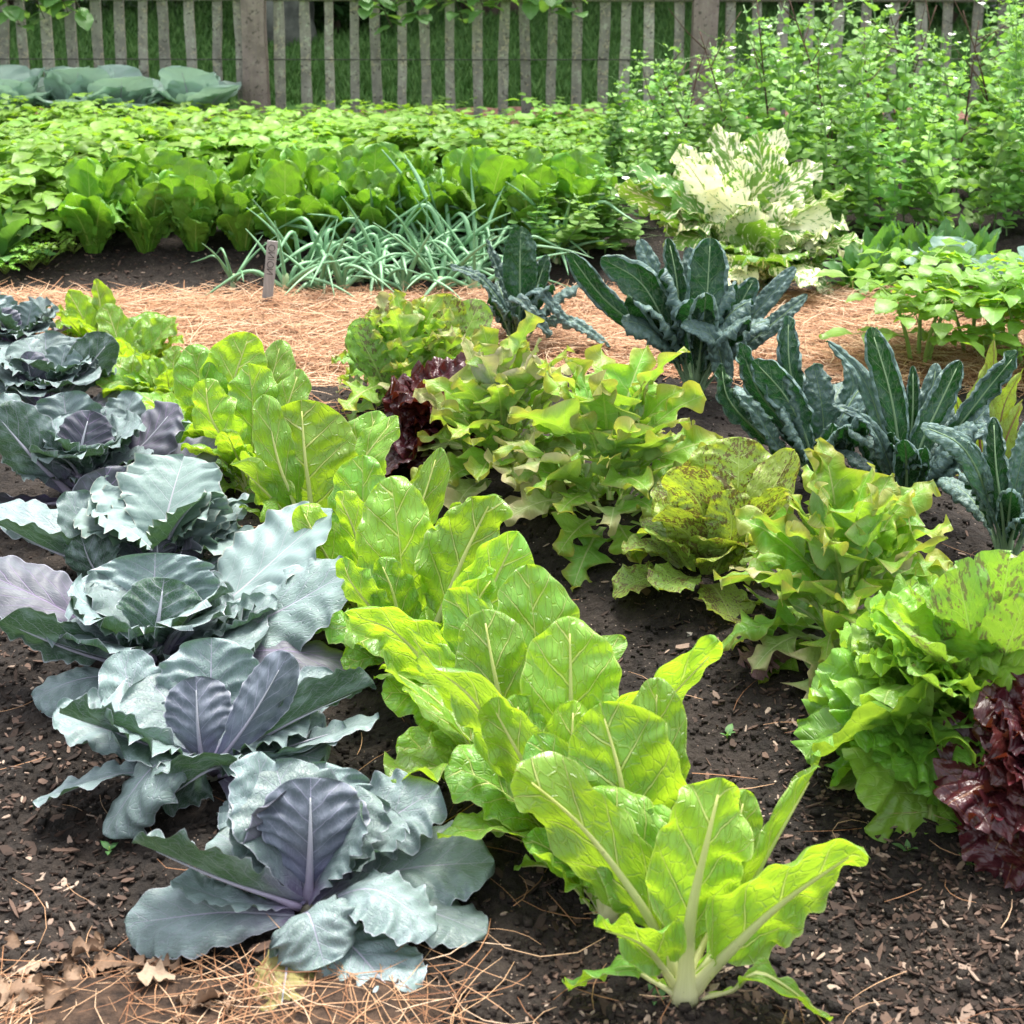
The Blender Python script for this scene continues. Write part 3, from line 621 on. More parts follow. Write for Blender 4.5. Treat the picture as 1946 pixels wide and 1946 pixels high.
for a in ((30, 12.0, 1.0, 1.0, 'dark green shrub at the far left behind the fence'), (340, 12.6, 1.2, 1.1, 'dark shrub beyond the lawn left of the thick fence post'),
          (640, 11.3, .62, .7, 'dark leafy shrub behind the fence right of the pale boulder'), (830, 13.2, 1.3, 1.2, 'broad dark shrub beside the tree trunk beyond the lawn'),
          (1180, 13.0, 1.3, 1.1, 'dark shrub beyond the lawn between trunk and right hand post'), (1520, 12.6, 1.1, 1.0, 'dark shrub beyond the lawn behind the pea vines'),
          (1800, 11.6, 1.1, 1.0, 'dense dark shrub behind the fence on the far right')):
    bush(a[0], a[1], a[2], a[3], a[4])
def tree(px, Y, r, hc, rc, label, n=9000, size=.16):
    P = at_y(px, 60, Y); b = np.array([P[0], Y, float(lz(np.array(P[0]), np.array(Y)))])
    t = thing('shade_tree', b, label, 'tree', 'trees beyond the lawn')
    obj('trunk', tube([b - [0, 0, .05], b + [.05, 0, 1.2], b + [-.05, .1, hc]], r, r * .55, 12, 16, flare=.5), M['bark'], t, b)
    A = Acc()
    for q in range(7):
        az = q * .9 + R.uniform(-.2, .2); A.add(tube([b + [0, 0, hc * R.uniform(.55, .8)], b + [rc * .45 * math.cos(az), rc * .45 * math.sin(az), hc * .95], b + [rc * .8 * math.cos(az), rc * .8 * math.sin(az), hc * 1.15]], r * .4, .03, 6, 8))
    obj('limb', A.get(), M['bark'], t, b)
    obj('crown', crown(b + [0, 0, hc + rc * .3], (rc, rc, rc * .62), n, size, .25), M['dark_leaf'], t, b)
tree(935, 12.2, .16, 3.0, 3.0, 'shade tree whose trunk stands beyond the lawn behind the middle of the fence')
tree(-60, 13.0, .2, 3.2, 2.9, 'shade tree beyond the lawn at the far left')
tree(1960, 13.6, .2, 3.2, 3.0, 'shade tree beyond the lawn at the far right')
def blob(c, r, seed, n=24, m=16):
    th = np.linspace(.03, PI - .03, m); ph = np.linspace(0, 2 * PI, n, endpoint=False); TH, PH = np.meshgrid(th, ph, indexing='ij')
    D = np.stack([np.sin(TH) * np.cos(PH), np.sin(TH) * np.sin(PH), np.cos(TH)], -1); k_ = .75 + .5 * vnoise(D[..., 0] * 2 + D[..., 2] * 1.3 + 5, D[..., 1] * 2 + 5 + D[..., 2], seed)
    V = (D * k_[..., None] * np.asarray(r) + np.asarray(c)).reshape(-1, 3); i = np.arange(n * m).reshape(m, n); nx = np.roll(i, -1, 1)
    F = np.stack([i[:-1], i[1:], nx[1:], nx[:-1]], -1).reshape(-1, 4); U = np.stack([PH, TH], -1).reshape(-1, 2); return V, F, U, U
bp = at_y(530, 75, 11.0); bp[2] = float(lz(np.array(bp[0]), np.array(11.0)))
o = obj('boulder', blob(bp + [0, 0, .16], (.24, .2, .34), 4), plain_mat('boulder', (.05, .055, .045), (.16, .17, .14), 8, .9, .6), None, bp); tag(o, 'pale mossy boulder on the lawn behind the thick fence post', 'boulder')
# ================================================================== THE BED IN FRONT
NV = {'u': (0, 1, .45), 't': (0, -.8, .6), 'f': (0, -.12, 1), 'ul': (-.5, .9, .45), 'ur': (.5, .9, .45), 'tl': (-.6, -.6, .5), 'tr': (.6, -.6, .5), 'd': (0, -.45, .9)}
def pts(Y0, spec):
    out = []
    for s_ in spec:
        if s_[2] == 'g': out.append(gp(s_[0], s_[1], s_[3]))
        else: out.append(at_y(s_[0], s_[1], Y0 + s_[2]))
    out = np.array(out); z = ground(out[:, 0], out[:, 1]) + .004; out[1:, 2] = np.maximum(out[1:, 2], z[1:]); return out
def vec(n): return np.asarray([NV[q] if isinstance(q, str) else q for q in n] if isinstance(n, list) else (NV[n] if isinstance(n, str) else n), float)

# ------------------------------------------------------------------ red cabbages
M['cab'] = leaf_mat('cabbage_leaf', (.165, .235, .225), (.040, .092, .052), (.36, .36, .45), (.10, .22, .07), .10, .44, .8, 7, .55, .035, .045, .55, net=.25, nets=20, bump=.55,
                    edge=(.42, .44, .50), base=((.20, .17, .28), .42, .05), wax=((.25, .325, .33), .6), holes=.035, var=.4, spec=.45, undervein=1.0, spots=((.07, .08, .05), 8, .05))
M['cab_heart'] = leaf_mat('cabbage_heart_leaf', (.22, .29, .32), (.095, .115, .145), (.33, .32, .44), (.10, .14, .10), .10, .48, .8, 6, .55, .03, .05, .5, net=.14, nets=16, bump=.25,
                    edge=(.36, .36, .44), base=((.13, .13, .22), .60, .10), wax=((.22, .25, .31), .5), var=.2, spec=.35)
M['cab_purple'] = leaf_mat('cabbage_purple_leaf', (.105, .112, .132), (.060, .066, .085), (.20, .15, .26), (.10, .10, .10), .10, .5, .8, 8, .55, .035, .06, .8, net=.12, nets=16, bump=.3,
                    edge=(.36, .36, .44), base=((.10, .07, .17), .65, .1), wax=((.14, .17, .19), .4), var=.22, spec=.35)
M['cab_holed'] = leaf_mat('cabbage_holed_leaf', (.23, .32, .30), (.07, .13, .08), (.42, .42, .46), (.10, .22, .07), .13, .5, .8, 7, .55, .03, .045, .45, net=.12, nets=16, bump=.25,
                    edge=(.5, .5, .44), wax=((.32, .41, .40), .4), holes=.20, var=.2, spec=.35)
M['cab_yellow'] = leaf_mat('cabbage_yellow_leaf', (.26, .24, .07), (.28, .24, .10), (.20, .12, .12), (.3, .26, .06), .25, .6, .8, 6, .55, .035, .05, .7, net=.2, nets=14, bump=.3,
                    speck=((.16, .08, .03), 6, .58), tip=((.22, .13, .05), .8), holes=.1)
M['cab_rib'] = stalk_mat('cabbage_rib', (.30, .24, .36), (.36, .40, .42), .45, .05)
M['cab_stem'] = plain_mat('cabbage_stem', (.16, .15, .10), (.34, .33, .26), 30, .8, .5)
def cab_leaf(t, Y0, b, spec, hwpx, N, mat='cab', cup=(.9, .5), ruf=1.0, teeth=.05, kind='cabbage', warp=.022, rib=True, name='leaf', label=None, nt=56, ns=29, **kw):
    W = pts(Y0, spec); C = curve(W, 60); hw = hwpx / scale_at(W[len(W) // 2])
    d = leaf(C, vec(N), hw, kind, nt, ns, cup, (hw * .12 * ruf, 6.2), (hw * .075, 7, .55), warp * 1.3, (teeth * .7, 34), rufp=2.8, blister=(hw * .022, hw * .5), er=R.uniform(-.9, .7), **kw)
    o = obj(name, d, M[mat], t, b)
    if label: o['label'] = label
    if rib: obj('midrib', tube(C, hw * .085, hw * .012, 8, 16, vec(N), .8, .9, t1=.86, flare=.5), M['cab_rib'], o, (0, 0, 0) if False else b)
    return o
def cabbage(base, label, heroes, fill=None, stem=True):
    b = gp(*base); t = thing('red_cabbage', b, label, 'cabbage', 'red cabbages in the left hand row'); Y0 = b[1]
    for h in heroes:
        h = dict(h); cab_leaf(t, Y0, b, h.pop('p'), h.pop('w'), h.pop('n'), **h)
    if stem: obj('stem', tube([b - [0, 0, .03], b + [.004, 0, -.005], b + [0, .006, .012]], .015, .015, 10, 8), M['cab_stem'], t, b)
    if fill:
        n, L0, L1, e0a, e0b, hwm, z0, azs, mt = fill
        for q in range(n):
            az = azs[0] + (azs[1] - azs[0]) * (q + R.uniform(.1, .9)) / n; L = R.uniform(L0, L1); e0 = R.uniform(e0a, e0b)
            C, N = arc(b + [0, 0, z0], az, L, e0, e0 - R.uniform(.2, .9), R.uniform(-.2, .2)); hw = L * hwm * R.uniform(.85, 1.1)
            C = np.maximum(C, np.stack([C[:, 0], C[:, 1], ground(C[:, 0], C[:, 1]) + .006], 1))
            Cc = curve(C[::6]); o = obj('leaf', leaf(Cc, N, hw, 'cabbage', 30, 19, (R.uniform(.4, 1.0), R.uniform(-.2, .6)), (hw * .10, 7), (hw * .05, 7, .55), .025, (.05, 24), rufp=3), M[mt], t, b)
            obj('midrib', tube(Cc, hw * .085, hw * .012, 6, 12, N, .8, .9, .86, flare=.5), M['cab_rib'], o, b)
    return t
D = dict
cabbage((585, 1735), 'nearest red cabbage, purple heart among broad blue green leaves, yellowed leaf at its foot', [
    D(p=[(588, 1700, .015), (590, 1600, -.01), (590, 1478, .02)], w=122, n='u', mat='cab_heart', cup=(.8, 1.0), ruf=.6, name='heart_leaf', label='grey purple heart leaf wrapped round the head'),
    D(p=[(585, 1690, .05), (575, 1580, .06), (570, 1482, .05)], w=118, n='t', mat='cab_purple', cup=(.9, 1.5), ruf=.8, name='heart_leaf', curl=.25),
    D(p=[(575, 1700, .03), (505, 1580, .06), (490, 1428, .11)], w=72, n=(.75, -.5, .45), mat='cab', cup=(.5, .3), ruf=1.4),
    D(p=[(590, 1695, .06), (610, 1560, .13), (620, 1448, .19)], w=105, n='t', cup=(.6, .3), ruf=1.5),
    D(p=[(600, 1700, .04), (715, 1580, .10), (835, 1495, .14)], w=92, n=(-.25, -.45, .9), cup=(.5, .1), ruf=1.5),
    D(p=[(570, 1715, -.01), (420, 1668, -.05), (252, 1598, -.03)], w=84, n=(.0, .85, .8), cup=(1.25, 1.0), ruf=1.0),
    D(p=[(565, 1718, -.01), (440, 1712, -.04), (325, 1672, -.03)], w=56, n=(0, .1, 1), cup=(-.2, .2), ruf=1.0),
    D(p=[(600, 1715, .0), (760, 1655, .06), (940, 1640, .06)], w=100, n=(-.05, -.32, 1), cup=(.55, -.1), ruf=1.1),
    D(p=[(598, 1722, -.02), (710, 1690, -.06), (830, 1768, -.10)], w=85, n=(.1, -.1, 1), cup=(-.5, -.6), ruf=1.0),
    D(p=[(575, 1735, -.03), (590, 1745, -.10), (618, 1838, 'g', .02)], w=112, n=(0, -.55, .9), cup=(-.35, -.7), ruf=1.3, curl=.1),
    D(p=[(560, 1740, -.02), (420, 1735, -.06), (238, 1755, 'g', .035)], w=80, n=(-.05, -.55, .9), cup=(-.3, -.2), ruf=.8),
    D(p=[(600, 1745, -.03), (670, 1800, -.10), (765, 1905, 'g', .012)], w=105, n=(0, -.1, 1), cup=(-.2, -.2), ruf=.8),
    D(p=[(610, 1735, .02), (760, 1720, .0), (925, 1775, 'g', .02)], w=80, n=(.05, -.1, 1), cup=(-.2, -.4), ruf=.8),
    D(p=[(570, 1750, -.04), (548, 1820, -.12), (530, 1950, 'g', .012)], w=66, n=(0, -.1, 1), mat='cab_yellow', cup=(-.1, -.3), ruf=.8, label='withered yellow brown leaf on the ground'),
], (8, .19, .26, .5, 1.2, .40, .02, (.2, 2.9), 'cab'))
cabbage((400, 1480), 'second red cabbage from the front with two upright grey heart leaves and curled lower leaves', [
    D(p=[(386, 1455, -.02), (376, 1380, -.03), (372, 1285, .0)], w=72, n=(-.1, 1, .45), mat='cab_heart', cup=(.7, .9), ruf=.6, name='heart_leaf'),
    D(p=[(410, 1455, -.025), (480, 1360, -.03), (549, 1240, .0)], w=52, n=(.45, .85, .4), mat='cab_heart', cup=(.8, .8), ruf=.6, name='heart_leaf'),
    D(p=[(395, 1440, .04), (400, 1330, .07), (402, 1212, .12)], w=102, n='t', cup=(.6, .4), ruf=1.2),
    D(p=[(378, 1455, -.02), (250, 1400, -.04), (112, 1355, -.02)], w=76, n=(.0, .8, .8), cup=(1.2, 1.0), ruf=1.1),
    D(p=[(375, 1455, .0), (240, 1400, .03), (108, 1345, .08)], w=76, n=(.1, -.3, 1), cup=(.5, .1), ruf=1.1),
    D(p=[(375, 1440, .03), (270, 1350, .06), (225, 1240, .12)], w=68, n=(.35, -.5, .7), cup=(.7, .4), ruf=1.0),
    D(p=[(410, 1450, .0), (555, 1370, .0), (712, 1300, .04)], w=60, n=(0, .9, .7), cup=(1.1, 1.0), ruf=1.0),
    D(p=[(410, 1445, .03), (540, 1350, .08), (650, 1290, .14)], w=66, n=(-.1, -.4, 1), cup=(.5, .3), ruf=1.0),
    D(p=[(415, 1462, -.02), (570, 1410, -.03), (722, 1368, .0)], w=52, n=(0, .35, 1), cup=(.8, .3), ruf=.8),
    D(p=[(415, 1470, -.03), (560, 1440, -.05), (660, 1385, -.02)], w=48, n=(.2, .45, 1), cup=(.8, .8), ruf=.8),
    D(p=[(385, 1470, -.03), (300, 1450, -.11), (195, 1585, 'g', .02)], w=88, n=(-.2, -.3, 1), cup=(-.6, -1.1), ruf=1.0),
    D(p=[(380, 1470, -.03), (225, 1470, -.08), (65, 1530, 'g', .03)], w=62, n=(-.05, .4, 1), cup=(.7, .5), ruf=.8),
    D(p=[(440, 1460, -.03), (400, 1460, -.10), (305, 1525, -.12)], w=70, n=(0, .75, .6), cup=(.4, .3), ruf=1.0),
    D(p=[(425, 1480, -.04), (470, 1520, -.1), (450, 1580, 'g', .02)], w=56, n=(0, -.2, 1), cup=(-.2, -.3), ruf=.8),
], (13, .19, .28, .3, 1.15, .40, .03, (-.6, 3.7), 'cab'))
cabbage((300, 1285), 'red cabbage with a bowl shaped heart and two huge pale leaves spread to the right', [
    D(p=[(287, 1250, -.03), (300, 1185, -.05), (312, 1098, -.02)], w=104, n=(.0, 1, .55), mat='cab', cup=(1.0, 1.2), ruf=.5, name='heart_leaf'),
    D(p=[(290, 1245, .03), (292, 1160, .05), (295, 1052, .10)], w=142, n='t', cup=(.75, .6), ruf=.9),
    D(p=[(310, 1235, .0), (430, 1190, .02), (528, 1140, .05)], w=48, n=(-.4, -.4, .8), cup=(.9, .9), ruf=1.2),
    D(p=[(330, 1215, .06), (470, 1110, .14), (632, 968, .22)], w=98, n=(-.25, -.35, .95), cup=(.35, .05), ruf=.9, mat='cab_holed'),
    D(p=[(330, 1240, .0), (490, 1180, .03), (672, 1085, .06)], w=92, n=(-.05, -.45, .95), cup=(.2, -.2), ruf=.8),
    D(p=[(320, 1265, -.02), (520, 1235, -.03), (690, 1270, 'g', .02)], w=66, n=(.0, -.2, 1), cup=(-.3, -.5), ruf=.9, mat='cab_purple'),
    D(p=[(275, 1270, -.03), (140, 1235, -.07), (0, 1180, -.06)], w=68, n=(-.05, .9, .7), cup=(.7, .5), ruf=.7, label='dark green leaf with small pale holes'),
    D(p=[(275, 1260, .02), (100, 1150, .03), (-60, 1075, .08)], w=76, n=(.0, -.45, .95), mat='cab_purple', cup=(-.1, -.4), ruf=.7),
    D(p=[(280, 1280, -.04), (160, 1290, -.08), (62, 1325, 'g', .03)], w=60, n=(-.1, -.3, 1), cup=(-.5, -.6), ruf=.7),
    D(p=[(280, 1285, -.05), (240, 1280, -.1), (180, 1345, -.1)], w=56, n=(-.1, -.1, 1), cup=(.5, .3), ruf=.7),
], (15, .19, .29, .3, 1.15, .40, .03, (-1.2, 4.3), 'cab'))
cabbage((305, 1100), 'insect bitten red cabbage with ragged holed leaves round a small purple heart', [
    D(p=[(325, 1090, .03), (332, 1010, .05), (338, 922, .10)], w=112, n='t', mat='cab_holed', cup=(.7, .5), ruf=1.6, teeth=.12, label='ragged pale leaf eaten full of holes'),
    D(p=[(300, 1085, .05), (215, 970, .06), (200, 888, .08)], w=88, n=(0, 1, .4), mat='cab_purple', cup=(.8, .8), ruf=.6),
    D(p=[(290, 1090, .02), (180, 1030, .02), (125, 935, .06)], w=58, n=(.45, -.6, .6), cup=(.5, .3), ruf=1.0),
    D(p=[(285, 1100, -.01), (190, 1090, -.05), (150, 1015, -.04)], w=66, n=(-.2, .95, .5), cup=(.6, .6), ruf=.8),
    D(p=[(285, 1095, .0), (110, 1050, .0), (-20, 985, .02)], w=60, n=(-.05, .8, .8), cup=(.8, .6), ruf=.8),
    D(p=[(285, 1085, .04), (110, 1010, .07), (-10, 960, .12)], w=56, n=(.1, -.3, 1), cup=(.4, .1), ruf=1.0),
    D(p=[(310, 1080, -.01), (300, 1050, -.03), (300, 1022, -.01)], w=46, n=(0, 1, .5), mat='cab_purple', cup=(1.2, 1.3), ruf=.8, name='heart_leaf'),
    D(p=[(325, 1085, -.01), (345, 1050, -.02), (350, 1025, .0)], w=40, n=(.6, .8, .5), mat='cab_purple', cup=(1.2, 1.3), ruf=.9, name='heart_leaf'),
    D(p=[(335, 1090, .02), (410, 1010, .06), (470, 960, .10)], w=52, n=(-.3, -.3, .9), mat='cab_holed', cup=(.4, .2), ruf=1.2),
    D(p=[(330, 1100, .0), (420, 1060, .0), (480, 1000, .03)], w=44, n=(-.2, -.2, 1), mat='cab_holed', cup=(.5, .3), ruf=1.5),
    D(p=[(320, 1070, .08), (400, 980, .12), (500, 950, .17)], w=40, n=(-.1, .5, 1), cup=(.7, .5), ruf=1.0),
], (12, .18, .28, .3, 1.2, .40, .05, (-.4, 3.5), 'cab_holed'))
cabbage((165, 960), 'dark purple red cabbage with a long striped pale leaf reaching towards the chard', [
    D(p=[(150, 915, -.02), (155, 850, -.04), (172, 780, -.01)], w=76, n=(.1, 1, .45), mat='cab_purple', cup=(.9, .9), ruf=.7, name='heart_leaf'),
    D(p=[(135, 935, -.03), (65, 870, -.06), (-15, 778, -.03)], w=72, n=(-.3, .95, .45), mat='cab', cup=(.7, .6), ruf=.6, label='large dark green leaf with a black purple midrib'),
    D(p=[(180, 915, .02), (265, 850, .04), (338, 768, .08)], w=64, n=(-.4, -.55, .75), mat='cab_purple', cup=(.5, .3), ruf=1.0),
    D(p=[(200, 935, .0), (310, 895, .02), (428, 842, .05)], w=52, n=(-.1, -.45, .95), mat='cab_purple', cup=(.3, -.2), ruf=.9),
    D(p=[(190, 925, .05), (290, 880, .08), (360, 800, .12)], w=42, n=(-.2, .6, .8), cup=(.7, .5), ruf=.9),
    D(p=[(155, 900, .06), (130, 820, .09), (120, 745, .13)], w=78, n='t', cup=(.6, .4), ruf=1.2),
    D(p=[(120, 925, .02), (40, 830, .06), (10, 745, .10)], w=52, n=(.4, -.4, .8), cup=(.5, .3), ruf=1.2),
    D(p=[(195, 905, .08), (230, 820, .12), (255, 745, .17)], w=52, n=(-.2, -.6, .7), cup=(.5, .3), ruf=1.2),
    D(p=[(120, 950, -.03), (40, 960, -.06), (-30, 950, -.02)], w=52, n=(-.1, .6, .8), mat='cab_purple', cup=(.6, .4), ruf=.7),
    D(p=[(205, 955, -.02), (300, 950, -.02), (400, 960, .0)], w=44, n=(0, -.2, 1), cup=(-.3, -.4), ruf=.8),
], (17, .17, .27, .3, 1.2, .40, .05, (-3.3, 3.0), 'cab'))
cabbage((95, 790), 'small bluish red cabbage with a folded dark leaf on its right, fifth from the nearest', [
    D(p=[(100, 765, -.01), (112, 715, -.02), (125, 655, .01)], w=44, n=(-.2, -.8, .5), cup=(.6, .4), ruf=1.0),
    D(p=[(110, 770, .0), (165, 700, .0), (215, 640, .03)], w=50, n=(.1, .9, .55), cup=(.7, .6), ruf=.6, label='dark green leaf folded upright'),
    D(p=[(105, 765, .02), (135, 705, .03), (170, 660, .06)], w=40, n=(-.4, -.5, .8), cup=(.5, .3), ruf=1.0),
    D(p=[(85, 770, -.02), (60, 720, -.04), (50, 668, -.02)], w=46, n=(0, 1, .5), mat='cab_purple', cup=(.8, .8), ruf=.7, name='heart_leaf'),
    D(p=[(75, 775, .0), (20, 730, .0), (-25, 690, .03)], w=42, n=(.2, -.3, .9), cup=(.5, .3), ruf=1.0),
    D(p=[(90, 760, .05), (85, 700, .08), (80, 640, .12)], w=56, n='t', cup=(.6, .4), ruf=1.0),
    D(p=[(105, 785, -.02), (170, 770, -.02), (245, 745, .0)], w=40, n=(0, -.2, 1), mat='cab_purple', cup=(.1, -.3), ruf=.9),
], (18, .15, .23, .3, 1.3, .42, .06, (-3.3, 3.0), 'cab'))
cabbage((30, 690), 'farthest red cabbage, pale blue ruffled leaves against the straw path', [
    D(p=[(40, 655, .0), (52, 615, .01), (62, 572, .03)], w=36, n=(-.3, -.7, .5), cup=(.6, .4), ruf=1.0),
    D(p=[(25, 660, -.02), (8, 620, -.03), (-5, 588, -.02)], w=36, n=(-.1, 1, .5), mat='cab_purple', cup=(.8, .8), ruf=.7, name='heart_leaf'),
    D(p=[(45, 665, -.02), (90, 640, -.03), (138, 622, 0)], w=36, n=(0, .4, 1), mat='cab_purple', cup=(.6, .3), ruf=.8),
    D(p=[(45, 655, .04), (70, 620, .06), (98, 600, .08)], w=30, n=(-.2, -.4, .9), cup=(.5, .3), ruf=1.0),
    D(p=[(20, 655, .04), (0, 600, .06), (-10, 565, .09)], w=40, n='t', cup=(.6, .4), ruf=1.0),
], (18, .15, .22, .3, 1.3, .42, .06, (-3.3, 3.0), 'cab'))

# ------------------------------------------------------------------ chard
M['chard'] = leaf_mat('chard_leaf', (.17, .36, .05), (.19, .36, .045), (.60, .66, .22), (.54, .80, .03), .37, .25, .55, 5, .55, .028, .065, 1.0, net=.2, nets=13, bump=.95,
                      edge=(.50, .58, .20), var=.42, spec=.6, spots=((.07, .10, .02), 14, .035))
M['chard_stalk'] = stalk_mat('chard_stalk', (.80, .80, .50), (.70, .74, .24), .3, .42)
def chard_leaf(t, b, Y0, spec, hwpx, N, cup=(.5, .3), ruf=.6, sr=.010, k=0.0, teeth=.05, warp=.026, curl=0.0, roll=0.0, nt=46, ns=25, hwm=None, label=None):
    W = pts(Y0, spec) if not isinstance(spec, np.ndarray) else spec
    C = curve(W, 60); hw = hwm if hwm else 1.22 * hwpx / scale_at(W[-2])
    if not roll: roll = R.uniform(-.5, .5) if nt == 46 and b[1] > 2.6 else R.uniform(-.2, .2)
    o = obj('leaf', leaf(C, vec(N), hw, 'chard', nt, ns, cup, (hw * .20 * ruf, 4.5), (hw * .17, 5, .55), warp, (teeth * 1.3, 18), blister=(hw * .09, hw * .42), er=R.uniform(-.8, .9), k=k, curl=curl, roll=roll, rufp=2.4), M['chard'], t, b)
    obj('stalk', tube(C, sr, sr * .14, 10, 20, vec(N), .62, .45, .93, .8, .45), M['chard_stalk'], o, b)
    if label: o['label'] = label
    return o
CH = 'swiss chard plants in the middle row'
def chard(base, label, heroes, fill=(0,), k=-.02):
    b = gp(*base); t = thing('chard', b, label, 'chard', CH); Y0 = b[1]; b_in = b - np.array([0, 0, .01])
    for h in heroes:
        h = dict(h); p = [(base[0] + R.uniform(-8, 8), base[1] + 3, R.uniform(-.01, .01))] + h.pop('p'); chard_leaf(t, b, Y0, p, h.pop('w'), h.pop('n'), **h)
    if fill[0]:
        n, L0, L1, az0, az1 = fill[:5]
        for q in range(n + 10):
            az = az0 + (az1 - az0) * (q + R.uniform(.15, .85)) / (n + 10); L = R.uniform(L0, L1) * R.uniform(.6, 1.02); e0 = R.uniform(.75, 1.45)
            C, N = arc(b_in + [.012 * math.cos(az), .012 * math.sin(az), 0], az, L, e0, e0 - R.uniform(.2, 1.5), R.uniform(-.5, .5))
            chard_leaf(t, b, Y0, C[[0, 5, 11, 17, 23]], 0, N[[0, 5, 11, 17, 23]], (R.uniform(.1, .7), R.uniform(-.3, .5)), R.uniform(.4, 1.2), L * .026, R.uniform(-.04, .04), nt=34, ns=19, hwm=L * R.uniform(.20, .30), roll=R.uniform(-.8, .8))
    return t
chard((1300, 1892), 'nearest chard plant with thick pale stalks and large upright yellow green leaves', [
    D(p=[(1312, 1740, -.01), (1345, 1590, .0), (1372, 1478, .03)], w=80, n='u', sr=.014, cup=(.45, .35), ruf=.8, k=-.02),
    D(p=[(1395, 1795, -.02), (1490, 1710, -.02), (1640, 1610, .0)], w=92, n=(.1, .95, .45), sr=.013, cup=(.3, .25), ruf=.6, k=-.05, label='broad leaf leaning right with a yellow stain'),
    D(p=[(1385, 1750, .04), (1470, 1600, .06), (1555, 1455, .10)], w=52, n=(-.55, .8, .4), sr=.011, cup=(.9, .7), ruf=.4),
    D(p=[(1350, 1720, .06), (1395, 1600, .10), (1418, 1500, .13)], w=46, n='t', sr=.009, cup=(.4, .3), ruf=.5),
    D(p=[(1235, 1745, .02), (1110, 1575, .03), (980, 1462, .04)], w=68, n=(-.25, .95, .5), sr=.010, cup=(.5, .2), ruf=.9, k=-.06),
    D(p=[(1262, 1740, .04), (1190, 1600, .07), (1120, 1500, .11)], w=76, n=(.3, -.75, .6), sr=.010, cup=(.5, .1), ruf=.7),
    D(p=[(1268, 1740, .05), (1255, 1610, .08), (1240, 1530, .10)], w=60, n='t', sr=.009, cup=(.3, -.2), ruf=.8),
    D(p=[(1255, 1830, -.03), (1215, 1790, -.06), (1130, 1762, -.07)], w=56, n=(-.1, .7, .9), sr=.009, cup=(.7, .4), ruf=1.3, k=.08),
    D(p=[(1235, 1858, -.02), (1180, 1838, -.03), (1078, 1878, 'g', .02)], w=28, n=(0, .1, 1), sr=.007, cup=(.4, -.2), ruf=1.3, k=.05),
    D(p=[(1390, 1880, -.04), (1450, 1848, -.07), (1580, 1938, 'g', .012)], w=27, n=(.2, -.1, 1), sr=.0065, cup=(.6, -.4), ruf=1.0, k=.05),
    D(p=[(1330, 1800, .03), (1370, 1730, .05), (1400, 1660, .07)], w=48, n=(-.3, .8, .5), sr=.012, cup=(.5, .5), ruf=.6),
    D(p=[(1345, 1820, .0), (1440, 1760, .03), (1530, 1720, .06)], w=40, n=(0, -.1, 1), sr=.009, cup=(.3, -.2), ruf=.6),
])
chard((1160, 1738), 'second chard plant from the front with one very wide glowing leaf', [
    D(p=[(1185, 1590, -.01), (1180, 1480, -.01), (1140, 1335, .04)], w=112, n=(.05, .95, .45), sr=.010, cup=(.35, .25), ruf=.4, k=-.06),
    D(p=[(1130, 1600, .04), (1060, 1480, .06), (1015, 1395, .09)], w=56, n=(.1, -.85, .6), sr=.009, cup=(.3, .2), ruf=.5),
    D(p=[(1200, 1620, .05), (1240, 1440, .08), (1250, 1288, .11)], w=58, n='t', sr=.009, cup=(.3, -.1), ruf=.5),
    D(p=[(1185, 1640, .03), (1230, 1560, .05), (1280, 1470, .07)], w=38, n=(-.3, .5, .8), sr=.008, cup=(.5, .2), ruf=.6),
    D(p=[(1120, 1650, -.01), (1075, 1560, -.02), (1030, 1480, .0)], w=30, n=(-.3, .8, .4), sr=.010, cup=(.6, .3), ruf=.6),
], (4, .18, .26, -.9, 3.6))
chard((1085, 1632), 'third chard plant with a pointed leaf reaching right over the soil', [
    D(p=[(1130, 1500, .03), (1240, 1360, .05), (1372, 1222, .08)], w=78, n=(-.1, .75, .75), sr=.009, cup=(.3, .1), ruf=.4, k=-.05),
    D(p=[(1085, 1500, .05), (1085, 1330, .08), (1082, 1172, .12)], w=84, n='t', sr=.010, cup=(.25, -.1), ruf=.5, k=-.04),
    D(p=[(1075, 1520, -.01), (1085, 1430, -.01), (1090, 1330, .02)], w=52, n='u', sr=.009, cup=(.4, .3), ruf=.5),
    D(p=[(1020, 1520, .0), (900, 1330, .0), (792, 1250, .03)], w=52, n=(-.2, .8, .6), sr=.009, cup=(.5, .2), ruf=.9, k=-.02),
    D(p=[(1040, 1520, -.02), (985, 1430, -.03), (930, 1330, -.01)], w=52, n=(-.2, .9, .5), sr=.009, cup=(.5, .2), ruf=.9),
    D(p=[(1040, 1540, .03), (1000, 1420, .05), (980, 1320, .08)], w=50, n='t', sr=.008, cup=(.3, .0), ruf=.8),
], (4, .18, .27, -1.2, 3.8))
